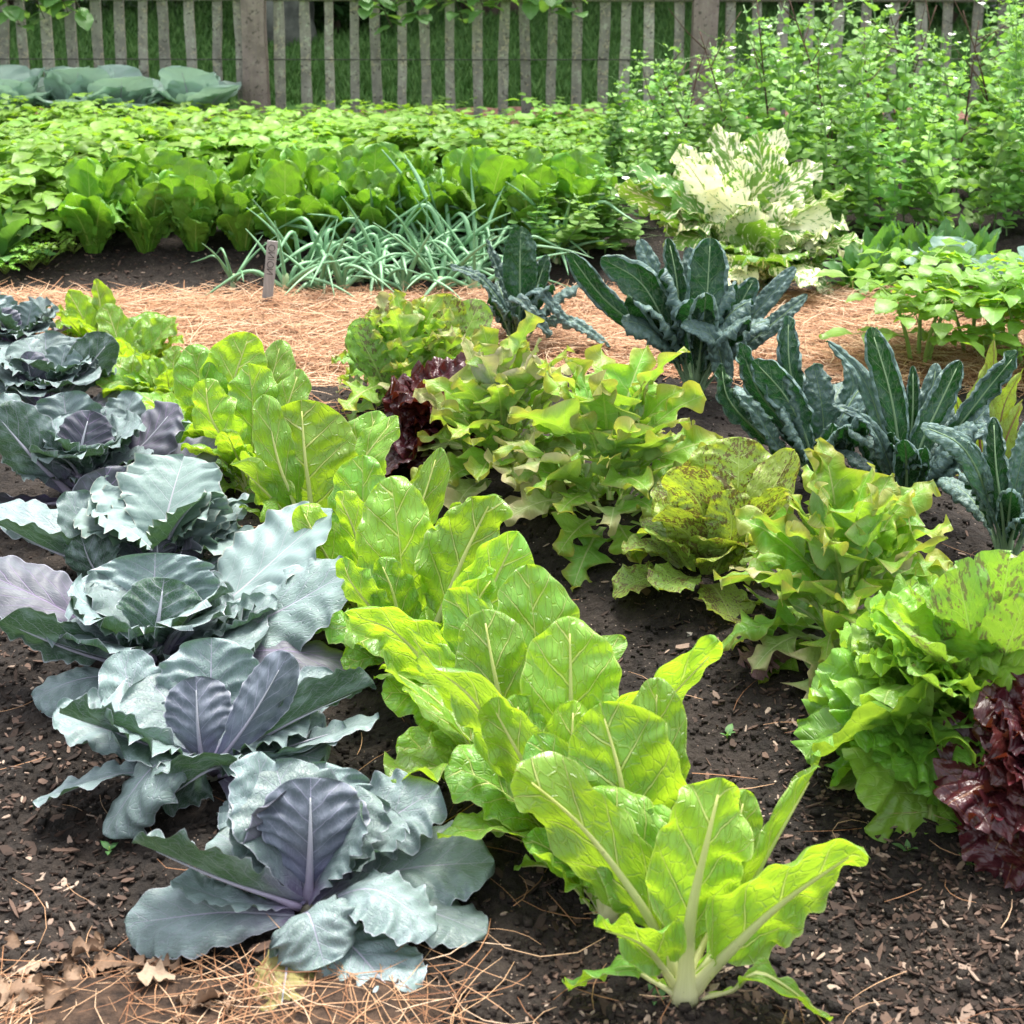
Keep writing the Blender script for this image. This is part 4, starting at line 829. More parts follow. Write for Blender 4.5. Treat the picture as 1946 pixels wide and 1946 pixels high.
chard((985, 1500), 'fourth chard plant with glossy pale and yellow green leaves crowded together', [
    D(p=[(965, 1390, -.01), (940, 1280, -.01), (918, 1158, .03)], w=68, n='u', sr=.009, cup=(.35, .25), ruf=.6),
    D(p=[(1010, 1380, .05), (1018, 1230, .08), (1000, 1072, .13)], w=72, n=(.2, -.85, .5), sr=.009, cup=(.3, .0), ruf=.5, k=-.04),
    D(p=[(920, 1380, .02), (830, 1270, .03), (770, 1195, .06)], w=44, n=(-.2, .7, .7), sr=.008, cup=(.5, .2), ruf=.9),
    D(p=[(960, 1370, .04), (920, 1230, .06), (850, 1120, .10)], w=52, n=(-.3, -.5, .8), sr=.008, cup=(.4, -.1), ruf=.9),
    D(p=[(900, 1420, -.02), (830, 1330, -.03), (735, 1268, -.02)], w=32, n=(0, .1, 1), sr=.006, cup=(.3, -.1), ruf=.6),
    D(p=[(1010, 1400, .04), (1080, 1290, .08), (1190, 1215, .12)], w=34, n=(-.2, -.3, .9), sr=.007, cup=(.3, 0), ruf=.9),
], (6, .18, .27, -1.4, 4.2))
chard((885, 1385), 'fifth chard plant, frilly yellow leaves hanging towards the cabbages', [
    D(p=[(830, 1290, -.01), (750, 1200, -.02), (655, 1165, .0)], w=54, n=(-.1, .8, .6), sr=.008, cup=(.5, .2), ruf=1.0, k=-.05),
    D(p=[(890, 1270, .02), (900, 1160, .03), (945, 1085, .06)], w=50, n='u', sr=.008, cup=(.5, .3), ruf=1.0),
    D(p=[(890, 1260, .06), (930, 1130, .09), (985, 1010, .13)], w=66, n=(.1, -.85, .6), sr=.009, cup=(.3, .0), ruf=.5),
    D(p=[(810, 1300, -.02), (760, 1280, -.04), (710, 1285, -.04)], w=26, n=(0, 0, 1), sr=.006, cup=(.2, -.2), ruf=.6),
], (7, .18, .27, -1.6, 4.4))
chard((790, 1270), 'sixth chard plant with a crinkled leaf twisted upright', [
    D(p=[(840, 1160, -.01), (885, 1050, .0), (940, 938, .04)], w=72, n=(.2, .95, .4), sr=.010, cup=(.5, .3), ruf=1.6, teeth=.08),
    D(p=[(770, 1150, .03), (760, 1030, .05), (742, 905, .09)], w=72, n='t', sr=.009, cup=(.3, .1), ruf=.6, k=-.05),
    D(p=[(725, 1180, -.02), (670, 1110, -.03), (650, 1060, -.01)], w=40, n=(-.1, .8, .6), sr=.007, cup=(.5, .2), ruf=1.0),
    D(p=[(760, 1180, -.02), (745, 1120, -.03), (720, 1060, -.01)], w=44, n='u', sr=.008, cup=(.4, .2), ruf=.9),
    D(p=[(850, 1160, .06), (900, 1090, .10), (960, 1020, .15)], w=46, n=(-.1, -.7, .7), sr=.008, cup=(.3, 0), ruf=.6),
], (7, .18, .27, -1.6, 4.4))
chard((690, 1165), 'seventh chard plant with rounded leaves beside the big pale cabbage leaf', [
    D(p=[(690, 1080, -.01), (670, 1000, -.01), (640, 935, .02)], w=46, n='u', sr=.008, cup=(.4, .3), ruf=.6),
    D(p=[(750, 1060, .02), (800, 960, .03), (835, 850, .06)], w=32, n=(.4, .5, .6), sr=.007, cup=(.7, .5), ruf=.8),
    D(p=[(690, 1060, .05), (690, 960, .08), (690, 865, .12)], w=56, n='t', sr=.008, cup=(.4, .2), ruf=.6),
    D(p=[(640, 1090, -.02), (600, 1020, -.03), (570, 960, -.01)], w=40, n=(-.2, .8, .5), sr=.007, cup=(.4, .2), ruf=.9),
    D(p=[(770, 1080, .03), (830, 1010, .05), (875, 955, .08)], w=28, n=(.2, .3, .8), sr=.006, cup=(.5, .2), ruf=.8),
], (8, .17, .26, -1.6, 4.4))
chard((585, 1050), 'eighth chard plant with one wide oval leaf facing the camera', [
    D(p=[(590, 960, -.01), (580, 870, -.01), (572, 760, .03)], w=86, n='u', sr=.009, cup=(.25, .2), ruf=.3, k=-.08),
    D(p=[(560, 960, -.02), (530, 880, -.03), (500, 750, .0)], w=36, n=(-.3, .9, .4), sr=.007, cup=(.6, .4), ruf=.8),
    D(p=[(620, 960, .04), (680, 870, .07), (720, 780, .11)], w=46, n=(0, -.7, .7), sr=.007, cup=(.4, .1), ruf=.8),
    D(p=[(640, 960, .02), (700, 860, .03), (755, 790, .06)], w=38, n=(.3, -.4, .8), sr=.007, cup=(.6, .2), ruf=.9),
    D(p=[(545, 980, -.02), (480, 910, -.03), (440, 880, -.01)], w=40, n=(-.2, .6, .7), sr=.007, cup=(.4, .1), ruf=.9),
], (8, .16, .25, -1.6, 4.4))
chard((480, 930), 'ninth chard plant, shiny puckered leaves on the edge of the straw', [
    D(p=[(480, 850, .03), (480, 760, .05), (470, 690, .08)], w=50, n='t', sr=.007, cup=(.3, -.1), ruf=.8),
    D(p=[(440, 860, -.01), (400, 790, -.02), (390, 720, .0)], w=46, n='u', sr=.007, cup=(.4, .2), ruf=.8),
    D(p=[(520, 850, .02), (550, 760, .03), (570, 700, .06)], w=38, n=(0, -.6, .8), sr=.007, cup=(.3, 0), ruf=.8),
], (14, .14, .24, -1.8, 4.3))
chard((400, 850), 'tenth chard plant with two tall oval leaves side by side', [
    D(p=[(430, 790, .0), (445, 720, .0), (475, 632, .03)], w=54, n='u', sr=.007, cup=(.3, .2), ruf=.3, k=-.05),
    D(p=[(395, 780, .0), (380, 720, .0), (362, 655, .03)], w=42, n='t', sr=.007, cup=(.3, .1), ruf=.4, k=-.05),
    D(p=[(480, 790, .04), (515, 720, .06), (535, 645, .10)], w=36, n='t', sr=.006, cup=(.3, .1), ruf=.4, k=-.03),
    D(p=[(340, 800, -.01), (300, 770, -.02), (262, 745, .0)], w=32, n=(-.1, -.2, 1), sr=.006, cup=(.3, -.1), ruf=.6),
], (15, .13, .22, -1.8, 4.3))
chard((320, 775), 'eleventh chard plant, bushy and pale on the left of the straw path', [], (22, .13, .23, -1.8, 4.3))
chard((250, 715), 'twelfth chard plant, bushy among its neighbours near the far end of the row', [], (22, .13, .24, -1.8, 4.3))
chard((185, 665), 'farthest chard plant, upright leaves against the straw path', [
    D(p=[(165, 620, .0), (150, 590, .0), (128, 552, .02)], w=22, n='u', sr=.006, cup=(.4, .3), ruf=.4),
    D(p=[(190, 615, .02), (190, 575, .03), (180, 530, .05)], w=26, n='u', sr=.006, cup=(.4, .3), ruf=.4),
], (20, .12, .22, -1.8, 4.3))

# ------------------------------------------------------------------ lettuces
M['oak'] = leaf_mat('oakleaf_lettuce_leaf', (.18, .37, .045), (.22, .36, .11), (.42, .50, .18), (.38, .62, .03), .35, .4, .5, 5, .5, .03, .05, .5, net=.12, nets=14, bump=.4,
                    tip=((.36, .22, .05), .62, .5), edge=(.32, .20, .10), var=.4, spec=.4, blister=.4, bls=24)
M['oak_pale'] = leaf_mat('oakleaf_lettuce_pale_leaf', (.27, .38, .11), (.34, .38, .27), (.48, .54, .26), (.40, .52, .06), .3, .45, .5, 5, .5, .03, .05, .5, net=.1, nets=14, bump=.4,
                    tip=((.42, .32, .20), .5, .6), edge=(.36, .24, .19), var=.35, spec=.35, blister=.4, bls=24)
M['rom'] = leaf_mat('speckled_lettuce_leaf', (.24, .37, .07), (.26, .37, .08), (.40, .50, .14), (.48, .62, .03), .36, .36, .5, 8, .5, .035, .06, .5, net=.12, nets=16, bump=.5,
                    speck=((.13, .065, .03), 30, .57), tip=((.33, .35, .03), .7, .5), var=.3, spec=.5, blister=.6, bls=20)
M['rom_green'] = leaf_mat('cos_lettuce_leaf', (.21, .40, .08), (.22, .41, .08), (.42, .56, .18), (.38, .62, .04), .28, .34, .5, 8, .5, .035, .06, .5, net=.12, nets=16, bump=.5,
                    speck=((.17, .13, .07), 16, .60), var=.3, spec=.5, blister=.6, bls=18)
M['frill'] = leaf_mat('frilly_lettuce_leaf', (.19, .38, .05), (.21, .40, .06), (.40, .55, .16), (.45, .68, .04), .36, .33, .5, 6, .5, .03, .05, .5, net=.14, nets=14, bump=.5,
                    var=.28, spec=.5, blister=.6, bls=16, edge=(.36, .55, .12))
M['redl'] = leaf_mat('red_lettuce_leaf', (.060, .012, .016), (.10, .026, .014), (.14, .05, .02), (.17, .03, .012), .22, .3, .5, 6, .5, .03, .05, .4, net=.1, nets=14, bump=.5,
                    edge=(.16, .03, .05), var=.4, spec=.6, blister=.7, bls=16)
def lettuce(name, base, label, rad, ht, n, kind, mats, hwm, ruf, teeth, group, cup=(.5, .2), nf=5.0, zs=.0, ej=.12, rufp=2.0, rl=.35, dr=1.0, az=(-PI, PI), lay=3, e_in=1.45, z0=.015, nt=26, ns=15, cat='lettuce', warp=.02, part='leaf', kk=1.0, fold=0.0):
    b = gp(*base); t = thing(name, b, label, cat, group)
    for q in range(n):
        f = (q + R.uniform(0, 1)) / n                              # 0 = centre, 1 = outermost
        a = q * 2.39996 + R.uniform(-.3, .3)
        if not (az[0] <= (a + PI) % (2 * PI) - PI <= az[1]) and f > .5: continue
        e0 = e_in - (e_in - .25) * f ** 1.3 + R.uniform(-ej, ej); e1 = e0 - (.15 + 1.0 * f) * dr + R.uniform(-.2, .2) - 2 * (ej - .12)
        L = (ht * (1 - f) + rad * 1.15 * f) * R.uniform(.85, 1.15)
        r0 = .02 + .03 * f; start = b + [r0 * math.cos(a), r0 * math.sin(a), z0 + R.uniform(0, .02) * (1 - f) + zs * (1 - f) * R.uniform(.7, 1.1)]
        C, N = arc(start, a, L, e0, e1, R.uniform(-.35, .35)); g_ = ground(C[:, 0], C[:, 1]) + .005; C[:, 2] = np.maximum(C[:, 2], g_)
        hw = L * hwm * R.uniform(.85, 1.15); mt = mats[int(R.random() * len(mats))]
        tt = teeth * R.uniform(.7, 1.2)
        if kind == 'fan':
            d = fan_leaf(start, a, L * R.uniform(.85, 1.15), e0, e1 - .3, R.uniform(1.05, 1.45), ruf, nf, .006, roll=R.uniform(-rl, rl), cupz=R.uniform(-.1, .5)); obj(part, d, M[mt], t, b); continue
        d = leaf(curve(C[::5], 40), N, hw, kind, nt, ns, (cup[0] + R.uniform(-.2, .3), cup[1] + R.uniform(-.3, .3)), (hw * ruf, nf), (hw * .07, 8, .5), warp, (tt, 22), k=R.uniform(-.12, .12) * kk, rufp=rufp, roll=R.uniform(-rl, rl), curl=R.uniform(-.10, .08), fold=fold)
        obj(part, d, M[mt], t, b)
    return t
LT = 'lettuces in the right hand row'
OK = ['oak'] * 7 + ['oak_pale']; OKP = ['oak', 'oak_pale', 'oak']
def hero(t, base, spec, hwpx, N, mat, kind, cup=(.4, .2), ruf=.1, nf=5, teeth=.03, bl=0.0, nt=40, ns=19, k=0.0, puck=.07, rib=None, curl=0.0, warp=.018, name='leaf', roll=0.0, er=0.0):
    b = gp(*base); W = pts(b[1], spec); C = curve(W, 60); hw = hwpx / scale_at(W[len(W) // 2])
    o = obj(name, leaf(C, vec(N), hw, kind, nt, ns, cup, (hw * ruf, nf), (hw * puck, 8, .5), warp, (teeth, 22), blister=(bl, R.uniform(.011, .017)) if bl else 0.0, k=k, curl=curl, rufp=2.2, roll=roll, er=er), M[mat], t, b)
    if rib: obj('midrib', tube(C, rib[1], rib[1] * .2, 8, 20, vec(N), .7, .5, .95, .8, .3), M[rib[0]], o, b)
    return o
# far end: butterhead leaves behind an oakleaf
q = lettuce('oakleaf_lettuce', (775, 752), 'farthest lettuce in the row, rounded yellow leaves mixed with bronze oak leaves', .17, .21, 44, 'oak', OK, .33, .16, .05, LT, dr=.8, zs=.08, ej=.3, nt=44, rl=.7)
for s_ in ([(770, 740, .02), (745, 660, .04), (770, 575, .08)], [(800, 740, .03), (830, 640, .05), (860, 560, .09)]): hero(q, (775, 752), s_, 58, 'u', 'rom', 'romaine', (.5, .5), .08)
for s_, w_, n_ in (([(740, 740, -.01), (700, 670, -.01), (680, 605, .02)], 36, (.2, -.7, .6)), ([(735, 745, -.02), (710, 690, -.03), (672, 620, -.01)], 42, (-.2, .8, .5)), ([(820, 730, .05), (880, 640, .08), (915, 570, .11)], 46, 't')): hero(q, (775, 752), s_, w_, n_, 'rom_green', 'romaine', (.5, .4), .08)
lettuce('red_lettuce', (845, 858), 'small dark red lettuce half hidden behind the second oakleaf lettuce', .11, .11, 26, 'fan', ['redl'], .42, .16, .08, LT, nf=7, zs=.08, ej=.3)
lettuce('oakleaf_lettuce', (955, 912), 'large oakleaf lettuce with pale pinkish lobed leaves fanning to the left', .19, .25, 64, 'oak', OKP, .30, .16, .05, LT, dr=.8, warp=.06, zs=.13, ej=.35, nt=56, rl=.6, nf=3)
lettuce('oakleaf_lettuce', (1160, 1000), 'bronze tipped oakleaf lettuce just behind the speckled cos lettuce', .19, .26, 64, 'oak', OK, .30, .16, .05, LT, dr=.8, warp=.06, zs=.15, ej=.35, nt=56, rl=.6, nf=3)
q = lettuce('speckled_lettuce', (1335, 1108), 'cos lettuce speckled with brown between two oakleaf lettuces', .135, .17, 26, 'romaine', ['rom'], .36, .10, .05, LT, zs=.04)
for s_, w_, n_ in (([(1350, 1060, -.03), (1330, 960, -.05), (1265, 900, -.04)], 58, (-.35, .8, .5)), ([(1370, 1040, .02), (1400, 940, .02), (1405, 830, .06)], 78, (.1, .9, .4)),
                   ([(1360, 1080, -.05), (1300, 1010, -.08), (1240, 985, -.08)], 50, (-.25, .7, .7)), ([(1385, 1060, -.02), (1450, 960, -.02), (1510, 855, .03)], 46, (.4, .7, .5)),
                   ([(1370, 1030, .06), (1360, 930, .10), (1345, 845, .13)], 70, 't'), ([(1380, 1080, -.04), (1430, 1000, -.06), (1500, 930, -.04)], 46, (.3, .6, .7)), ([(1360, 1090, -.06), (1390, 1010, -.09), (1380, 930, -.08)], 52, (0, 1, .4))):
    hero(q, (1335, 1108), s_, w_, n_, 'rom', 'romaine', (.6, .5), .11, bl=.005, teeth=.05)
lettuce('oakleaf_lettuce', (1600, 1235), 'golden bronze oakleaf lettuce in front of the kale with pointed spreading lobes', .19, .25, 64, 'oak', OK, .30, .16, .05, LT, dr=.8, warp=.06, zs=.14, ej=.35, nt=56, rl=.6, nf=3)
q = lettuce('frilly_lettuce', (1775, 1445), 'bright green frilly lettuce tumbling over the ridge towards the path', .135, .13, 46, 'fan', ['frill'], .50, .10, .12, LT, nf=7, e_in=1.4, zs=.15, ej=.3, rl=.4)
COS = -.19
q = lettuce('cos_lettuce', (1885, 1400), 'pale cos lettuce with faint spots above the frilly lettuce at the right edge', .24, .26, 12, 'romaine', ['rom_green'], .36, .08, .03, LT)
for s_, w_, n_ in (([(1850, 1300, -.03), (1840, 1190, -.04), (1815, 1070, .0)], 66, (-.2, .9, .45)), ([(1830, 1310, -.06), (1760, 1240, -.10), (1690, 1170, -.10)], 66, (-.1, -.3, .95)),
                   ([(1880, 1290, .02), (1900, 1170, .03), (1920, 1050, .06)], 72, (.1, .9, .4)), ([(1850, 1330, -.09), (1790, 1310, -.13), (1735, 1270, -.13)], 48, (0, -.3, .95)),
                   ([(1840, 1280, .0), (1790, 1180, .0), (1745, 1100, .03)], 44, (-.5, -.5, .6)), ([(1890, 1310, -.06), (1915, 1230, -.09), (1950, 1140, -.07)], 60, (.2, .9, .5)), ([(1890, 1280, .08), (1920, 1150, .1), (1950, 1040, .13)], 70, 't')):
    hero(q, (1885, 1400), [(a_, b2, c_ + COS * i_ / 2) for i_, (a_, b2, c_) in enumerate(s_)], w_, n_, 'rom_green', 'romaine', (.6, .45), .13, bl=.006, teeth=.05)
lettuce('red_lettuce', (2005, 1565), 'dark red frilly lettuce at the right edge of the picture', .108, .10, 42, 'fan', ['redl'], .50, .11, .12, LT, nf=7, e_in=1.4, zs=.11, ej=.3, rl=.4)
# loose pale leaf lying on the soil under the frilly lettuce, wilted purple scrap
b_ = gp(1640, 1480); o = obj('fallen_leaf', leaf(curve(np.array([gp(1705, 1440, .035), gp(1640, 1470, .03), gp(1572, 1498, .012)])), (0, -.2, 1), 36 / scale_at(b_), 'oval', 24, 13, (.4, -.2), (.004, 4), (.004, 7, .5), .02), M['oak_pale'], None, b_)
tag(o, 'pale speckled leaf lying on the soil under the frilly lettuce', 'leaf')
b_ = gp(1465, 1255); A = Acc()
for s_ in range(5): C, N = arc(gp(1465 + R.uniform(-25, 25), 1255 + R.uniform(-20, 20), .015), R.uniform(0, 6.28), .06, .5, -.8); A.add(leaf(C, N, .022, 'romaine', 16, 9, (.8, -.8), (.008, 5), warp=.1))
M['wilted'] = leaf_mat('wilted_leaf', (.20, .10, .12), (.28, .17, .15), (.3, .2, .18), (.2, .08, .06), .2, .7, bump=.6, var=.6)
o = obj('wilted_lettuce', A.get(), M['wilted'], None, b_); tag(o, 'wilted purple lettuce scrap on the soil below the oakleaf lettuce', 'leaf')

# ------------------------------------------------------------------ lacinato kale
M['kale'] = leaf_mat('kale_leaf', (.105, .170, .160), (.014, .070, .017), (.26, .38, .20), (.03, .16, .02), .12, .45, .25, 9, .8, .016, .05, .45, net=.28, nets=24, bump=.7,
                     var=.35, spec=.4, blister=.6, bls=26, edge=(.16, .25, .24), wax=((.135, .205, .205), .4))
M['kale_rib'] = stalk_mat('kale_rib', (.20, .30, .18), (.24, .36, .18), .45, .08)
KG = 'dark kale plants between the lettuces and the straw path'
def kale(base, label, heroes, fill):
    b = gp(*base); t = thing('kale', b, label, 'kale', KG)
    for h in heroes:
        h = dict(h); p = [(base[0] + R.uniform(-5, 5), base[1], R.uniform(-.01, .01))] + h.pop('p'); hero(t, base, p, h.pop('w') * 1.02, h.pop('n'), 'kale', 'kale', h.pop('cup', (-.3, -.6)), h.pop('ruf', .16), 9, .06, er=h.pop('er', -2.8), bl=.012, nt=84, ns=25, rib=('kale_rib', .0055), **h)
    n, L0, L1 = fill
    for q_ in range(n):
        a = q_ * 2.4 + R.uniform(-.3, .3); L = R.uniform(L0, L1); e0 = R.uniform(1.1, 1.5); C, N = arc(b + [.01 * math.cos(a), .01 * math.sin(a), 0], a, L, e0, e0 - R.uniform(.1, 1.7), R.uniform(-.3, .3), ease=1.7)
        C[:, 2] = np.maximum(C[:, 2], ground(C[:, 0], C[:, 1]) + .01); Cc = curve(C[::4], 50); hw = L * R.uniform(.13, .18)
        o = obj('leaf', leaf(Cc, N, hw, 'kale', 54, 15, (-.5, -1.0), (hw * .11, 8), (hw * .06, 9, .6), .02, (.05, 22), blister=(.009, .011), roll=R.uniform(-.6, .6), er=-2.0), M['kale'], t, b)
        obj('midrib', tube(Cc, .0065, .0014, 8, 18, N, .7, .5, .95, .8, .3), M['kale_rib'], o, b)
    obj('stem', tube([b - [0, 0, .03], b + [0, 0, .03], b + [.003, 0, .06]], .014, .011, 8, 6), M['kale_rib'], t, b)
kale((985, 668), 'farthest kale plant with a broad upright leaf above several drooping ones', [
    D(p=[(988, 580, .0), (988, 500, .0), (990, 430, .03)], w=33, n='u', ruf=.05, cup=(.2, .1), er=-.6),
    D(p=[(965, 600, .0), (915, 530, -.01), (855, 505, -.02)], w=19, n=(-.4, -.3, .9)),
    D(p=[(975, 590, .02), (945, 510, .04), (922, 455, .06)], w=20, n=(.5, -.6, .4)),
    D(p=[(1005, 590, .0), (1025, 530, .02), (1040, 485, .04)], w=24, n=(.3, .9, .4)),
    D(p=[(975, 600, -.06), (985, 568, -.10), (1045, 640, -.14)], w=20, n=(.4, -.5, .8)),
    D(p=[(995, 590, -.03), (1025, 555, -.07), (1085, 625, -.10)], w=18, n=(.4, -.4, .8)),
    D(p=[(1010, 620, -.04), (1080, 608, -.09), (1160, 660, -.12)], w=22, n=(.2, -.5, .9)),
], (11, .2, .33))
kale((1320, 752), 'tall kale plant with many upright blue green leaves behind the bronze oakleaf lettuce', [
    D(p=[(1275, 640, -.01), (1220, 540, -.02), (1142, 490, -.03)], w=44, n=(-.55, .75, .5), ruf=.06, cup=(-.2, -.3)),
    D(p=[(1285, 630, .02), (1245, 530, .03), (1215, 455, .05)], w=32, n=(.4, -.75, .5), ruf=.05),
    D(p=[(1295, 630, .03), (1285, 530, .05), (1270, 452, .08)], w=28, n=(-.3, .9, .4), ruf=.1),
    D(p=[(1338, 640, -.01), (1345, 540, .0), (1350, 452, .03)], w=56, n=(-.05, 1, .35), ruf=.08, cup=(-.2, -.4)),
    D(p=[(1365, 660, .02), (1400, 590, .03), (1435, 528, .05)], w=34, n=(.3, .9, .4), ruf=.1),
    D(p=[(1375, 670, .04), (1440, 590, .06), (1512, 508, .09)], w=26, n=(.15, -.6, .8), ruf=.04),
    D(p=[(1380, 690, .01), (1450, 630, .02), (1535, 560, .03)], w=26, n=(.1, -.5, .9), ruf=.04),
    D(p=[(1260, 660, .01), (1150, 570, .01), (1080, 480, .0)], w=32, n=(-.4, .8, .5), ruf=.06),
    D(p=[(1375, 760, -.08), (1360, 650, -.12), (1295, 615, -.13)], w=32, n=(-.3, -.5, .9), ruf=.08),
    D(p=[(1300, 640, .07), (1320, 540, .1), (1310, 470, .13)], w=36, n='t', ruf=.06),
], (20, .24, .42))
kale((1555, 935), 'middle kale plant with curly crumpled leaf tops in front of the straw', [
    D(p=[(1530, 830, -.02), (1490, 750, -.03), (1432, 685, -.02)], w=46, n=(-.5, .8, .4), ruf=.14, cup=(-.2, -.5)),
    D(p=[(1520, 790, .05), (1500, 690, .07), (1498, 600, .10)], w=34, n=(.1, .95, .4), ruf=.3),
    D(p=[(1500, 820, .0), (1440, 740, .0), (1405, 650, .02)], w=32, n=(-.2, .8, .5), ruf=.4),
    D(p=[(1480, 850, -.04), (1440, 790, -.06), (1402, 750, -.07)], w=26, n=(-.2, -.5, .8), ruf=.3),
    D(p=[(1565, 830, .02), (1560, 760, .02), (1545, 690, .04)], w=44, n=(.2, -.8, .5), ruf=.2),
    D(p=[(1450, 830, -.02), (1385, 760, -.03), (1370, 690, -.02)], w=30, n=(-.3, .7, .5), ruf=.4),
    D(p=[(1585, 820, .04), (1620, 740, .06), (1610, 680, .08)], w=30, n='t', ruf=.3),
], (20, .22, .38))
kale((1718, 992), 'kale plant with one tall dark green leaf standing in its middle', [
    D(p=[(1708, 850, -.01), (1690, 740, -.01), (1655, 622, .02)], w=42, n=(-.1, 1, .35), ruf=.06, cup=(-.2, -.4)),
    D(p=[(1680, 830, .01), (1640, 720, .02), (1570, 648, .03)], w=25, n=(-.5, -.3, .8), ruf=.1),
    D(p=[(1730, 850, .03), (1735, 780, .04), (1735, 695, .07)], w=20, n=(.3, .9, .4), ruf=.06),
    D(p=[(1745, 860, -.01), (1785, 770, .0), (1825, 685, .02)], w=38, n=(.3, .9, .4), ruf=.1, cup=(-.2, -.4)),
    D(p=[(1780, 870, .02), (1860, 760, .03), (1935, 668, .05)], w=36, n=(.3, .6, .7), ruf=.12),
    D(p=[(1690, 880, -.04), (1645, 800, -.07), (1582, 768, -.09)], w=24, n=(-.4, -.4, .8), ruf=.06),
    D(p=[(1730, 830, .07), (1770, 740, .1), (1780, 690, .12)], w=30, n='t', ruf=.1),
], (17, .22, .38))
kale((1912, 1075), 'nearest kale plant with an arching bumpy leaf at the right edge', [
    D(p=[(1880, 950, -.02), (1830, 850, -.05), (1752, 808, -.08)], w=38, n=(-.35, -.5, .8), ruf=.03, cup=(-.6, -.9)),
    D(p=[(1902, 960, -.03), (1892, 880, -.03), (1888, 792, .0)], w=36, n=(-.1, 1, .35), ruf=.12, cup=(-.2, -.5)),
    D(p=[(1925, 950, .0), (1945, 860, .0), (1960, 790, .02)], w=36, n=(.3, -.7, .6), ruf=.05),
    D(p=[(1935, 960, .03), (1985, 860, .05), (2040, 800, .07)], w=34, n=(.4, .6, .7), ruf=.06),
], (10, .22, .36))

# ------------------------------------------------------------------ red-veined sorrel behind the kale
M['sorrel'] = leaf_mat('sorrel_leaf', (.20, .33, .05), (.24, .36, .06), (.14, .02, .02), (.45, .62, .03), .36, .35, .35, 8, .7, .02, .04, .8, net=.5, nets=16, bump=.3, tip=((.42, .22, .03), .85, .5), var=.4)
M['sorrel_stalk'] = stalk_mat('sorrel_stalk', (.22, .06, .05), (.28, .20, .07), .4, .1)
b_ = gp(1880, 905); t = thing('sorrel', b_, 'red veined sorrel behind the kale at the right', 'sorrel')
for s_, w_, n_ in (([(1880, 905, 0), (1885, 780, .02), (1890, 635, .04)], 24, (-.4, .9, .3)), ([(1870, 905, 0), (1860, 800, .0), (1875, 690, .02)], 36, 'u'), ([(1900, 905, 0), (1910, 840, .0), (1945, 760, .02)], 26, 'u'), ([(1895, 905, 0), (1905, 780, .02), (1945, 700, .04)], 34, 'u'),
                   ([(1860, 905, 0), (1830, 820, .02), (1815, 745, .04)], 30, 'u'), ([(1905, 905, 0), (1950, 840, .02), (1985, 770, .04)], 30, 'u'), ([(1870, 910, 0), (1800, 900, -.04), (1690, 890, -.06)], 22, 'f')):
    W = pts(b_[1], s_); C = curve(W, 40); hw = w_ / scale_at(W[-2]); o = obj('leaf', leaf(C, vec(n_), hw, 'spear', 26, 13, (.5, .3), (hw * .1, 5), (hw * .06, 8, .6), .02), M['sorrel'], t, b_)
    obj('stalk', tube(C, .004, .0009, 6, 14, vec(n_), .8, .4, .95), M['sorrel_stalk'], o, b_)
# ================================================================== THE BEDS BEHIND THE PATH
# ------------------------------------------------------------------ chicory row
M['chic'] = leaf_mat('chicory_leaf', (.16, .33, .06), (.12, .28, .03), (.32, .46, .10), (.22, .46, .02), .34, .38, .5, 8, .5, .045, .06, .5, net=.12, nets=16, bump=.45, var=.4, spec=.45, blister=.5, bls=16)
CG = 'tall green chicory plants in a row along the back bed'
def chic_protos():
    out = []
    for v in range(4):
        t = bpy.data.objects.new('chicory', None); COL.objects.link(t)
        for q in range(24):
            f = (q + R.random()) / 24; a = q * 2.4 + R.uniform(-.3, .3); L = R.uniform(.24, .40) * (1 - .25 * f); e0 = 1.5 - .42 * f; e1 = e0 - R.uniform(-.1, .55) - .4 * f * f
            C, N = arc(np.array([.02 * math.cos(a), .02 * math.sin(a), 0]), a, L, e0, e1, R.uniform(-.25, .25), ease=1.8); hw = L * R.uniform(.16, .225)
            obj('leaf', leaf(curve(C[::5], 40), N, hw, 'romaine', 22, 13, (R.uniform(-.2, .7), R.uniform(-.7, .3)), (hw * .16, 5), (hw * .10, 8, .5), .03, (.08, 18), roll=R.uniform(-.7, .7)), M['chic'], t)
        out.append(t)
    return out
PR = chic_protos(); first = set()
def place(protos, idx, P, s, rz, label, cat, group, used):
    p = protos[idx % len(protos)]
    if id(p) in used: o = copy_tree(p)
    else: o = p; used.add(id(p))
    o.location = [float(c) for c in P]; o.rotation_euler = (R.uniform(-.05, .05), R.uniform(-.05, .05), rz); o.scale = (s, s, s * R.uniform(.95, 1.05))
    return tag(o, label, cat, group)
ORD = ['first', 'second', 'third', 'fourth', 'fifth', 'sixth', 'seventh', 'eighth', 'ninth', 'tenth', 'eleventh']
fx = [185, 280, 375, 468, 545, 625, 722, 820, 915, 1010, 1105]
for i, px in enumerate(fx):
    place(PR, i, gp(px + R.uniform(-8, 8), 482 - .012 * px + R.uniform(-4, 4)), R.uniform(.95, 1.1), R.uniform(0, 6.28), 'upright broad leaved green chicory, %s from the left in the front of its row' % ORD[i], 'chicory', CG, first)
for i, px in enumerate([235, 330, 430, 520, 600, 690, 780, 880, 985, 1080]):
    place(PR, i + 1, gp(px + R.uniform(-8, 8), 440 + R.uniform(-5, 5)), R.uniform(.95, 1.1), R.uniform(0, 6.28), 'green chicory of the second row, only its leaf tops showing behind the front row', 'chicory', 'green chicory plants of the second row', first)

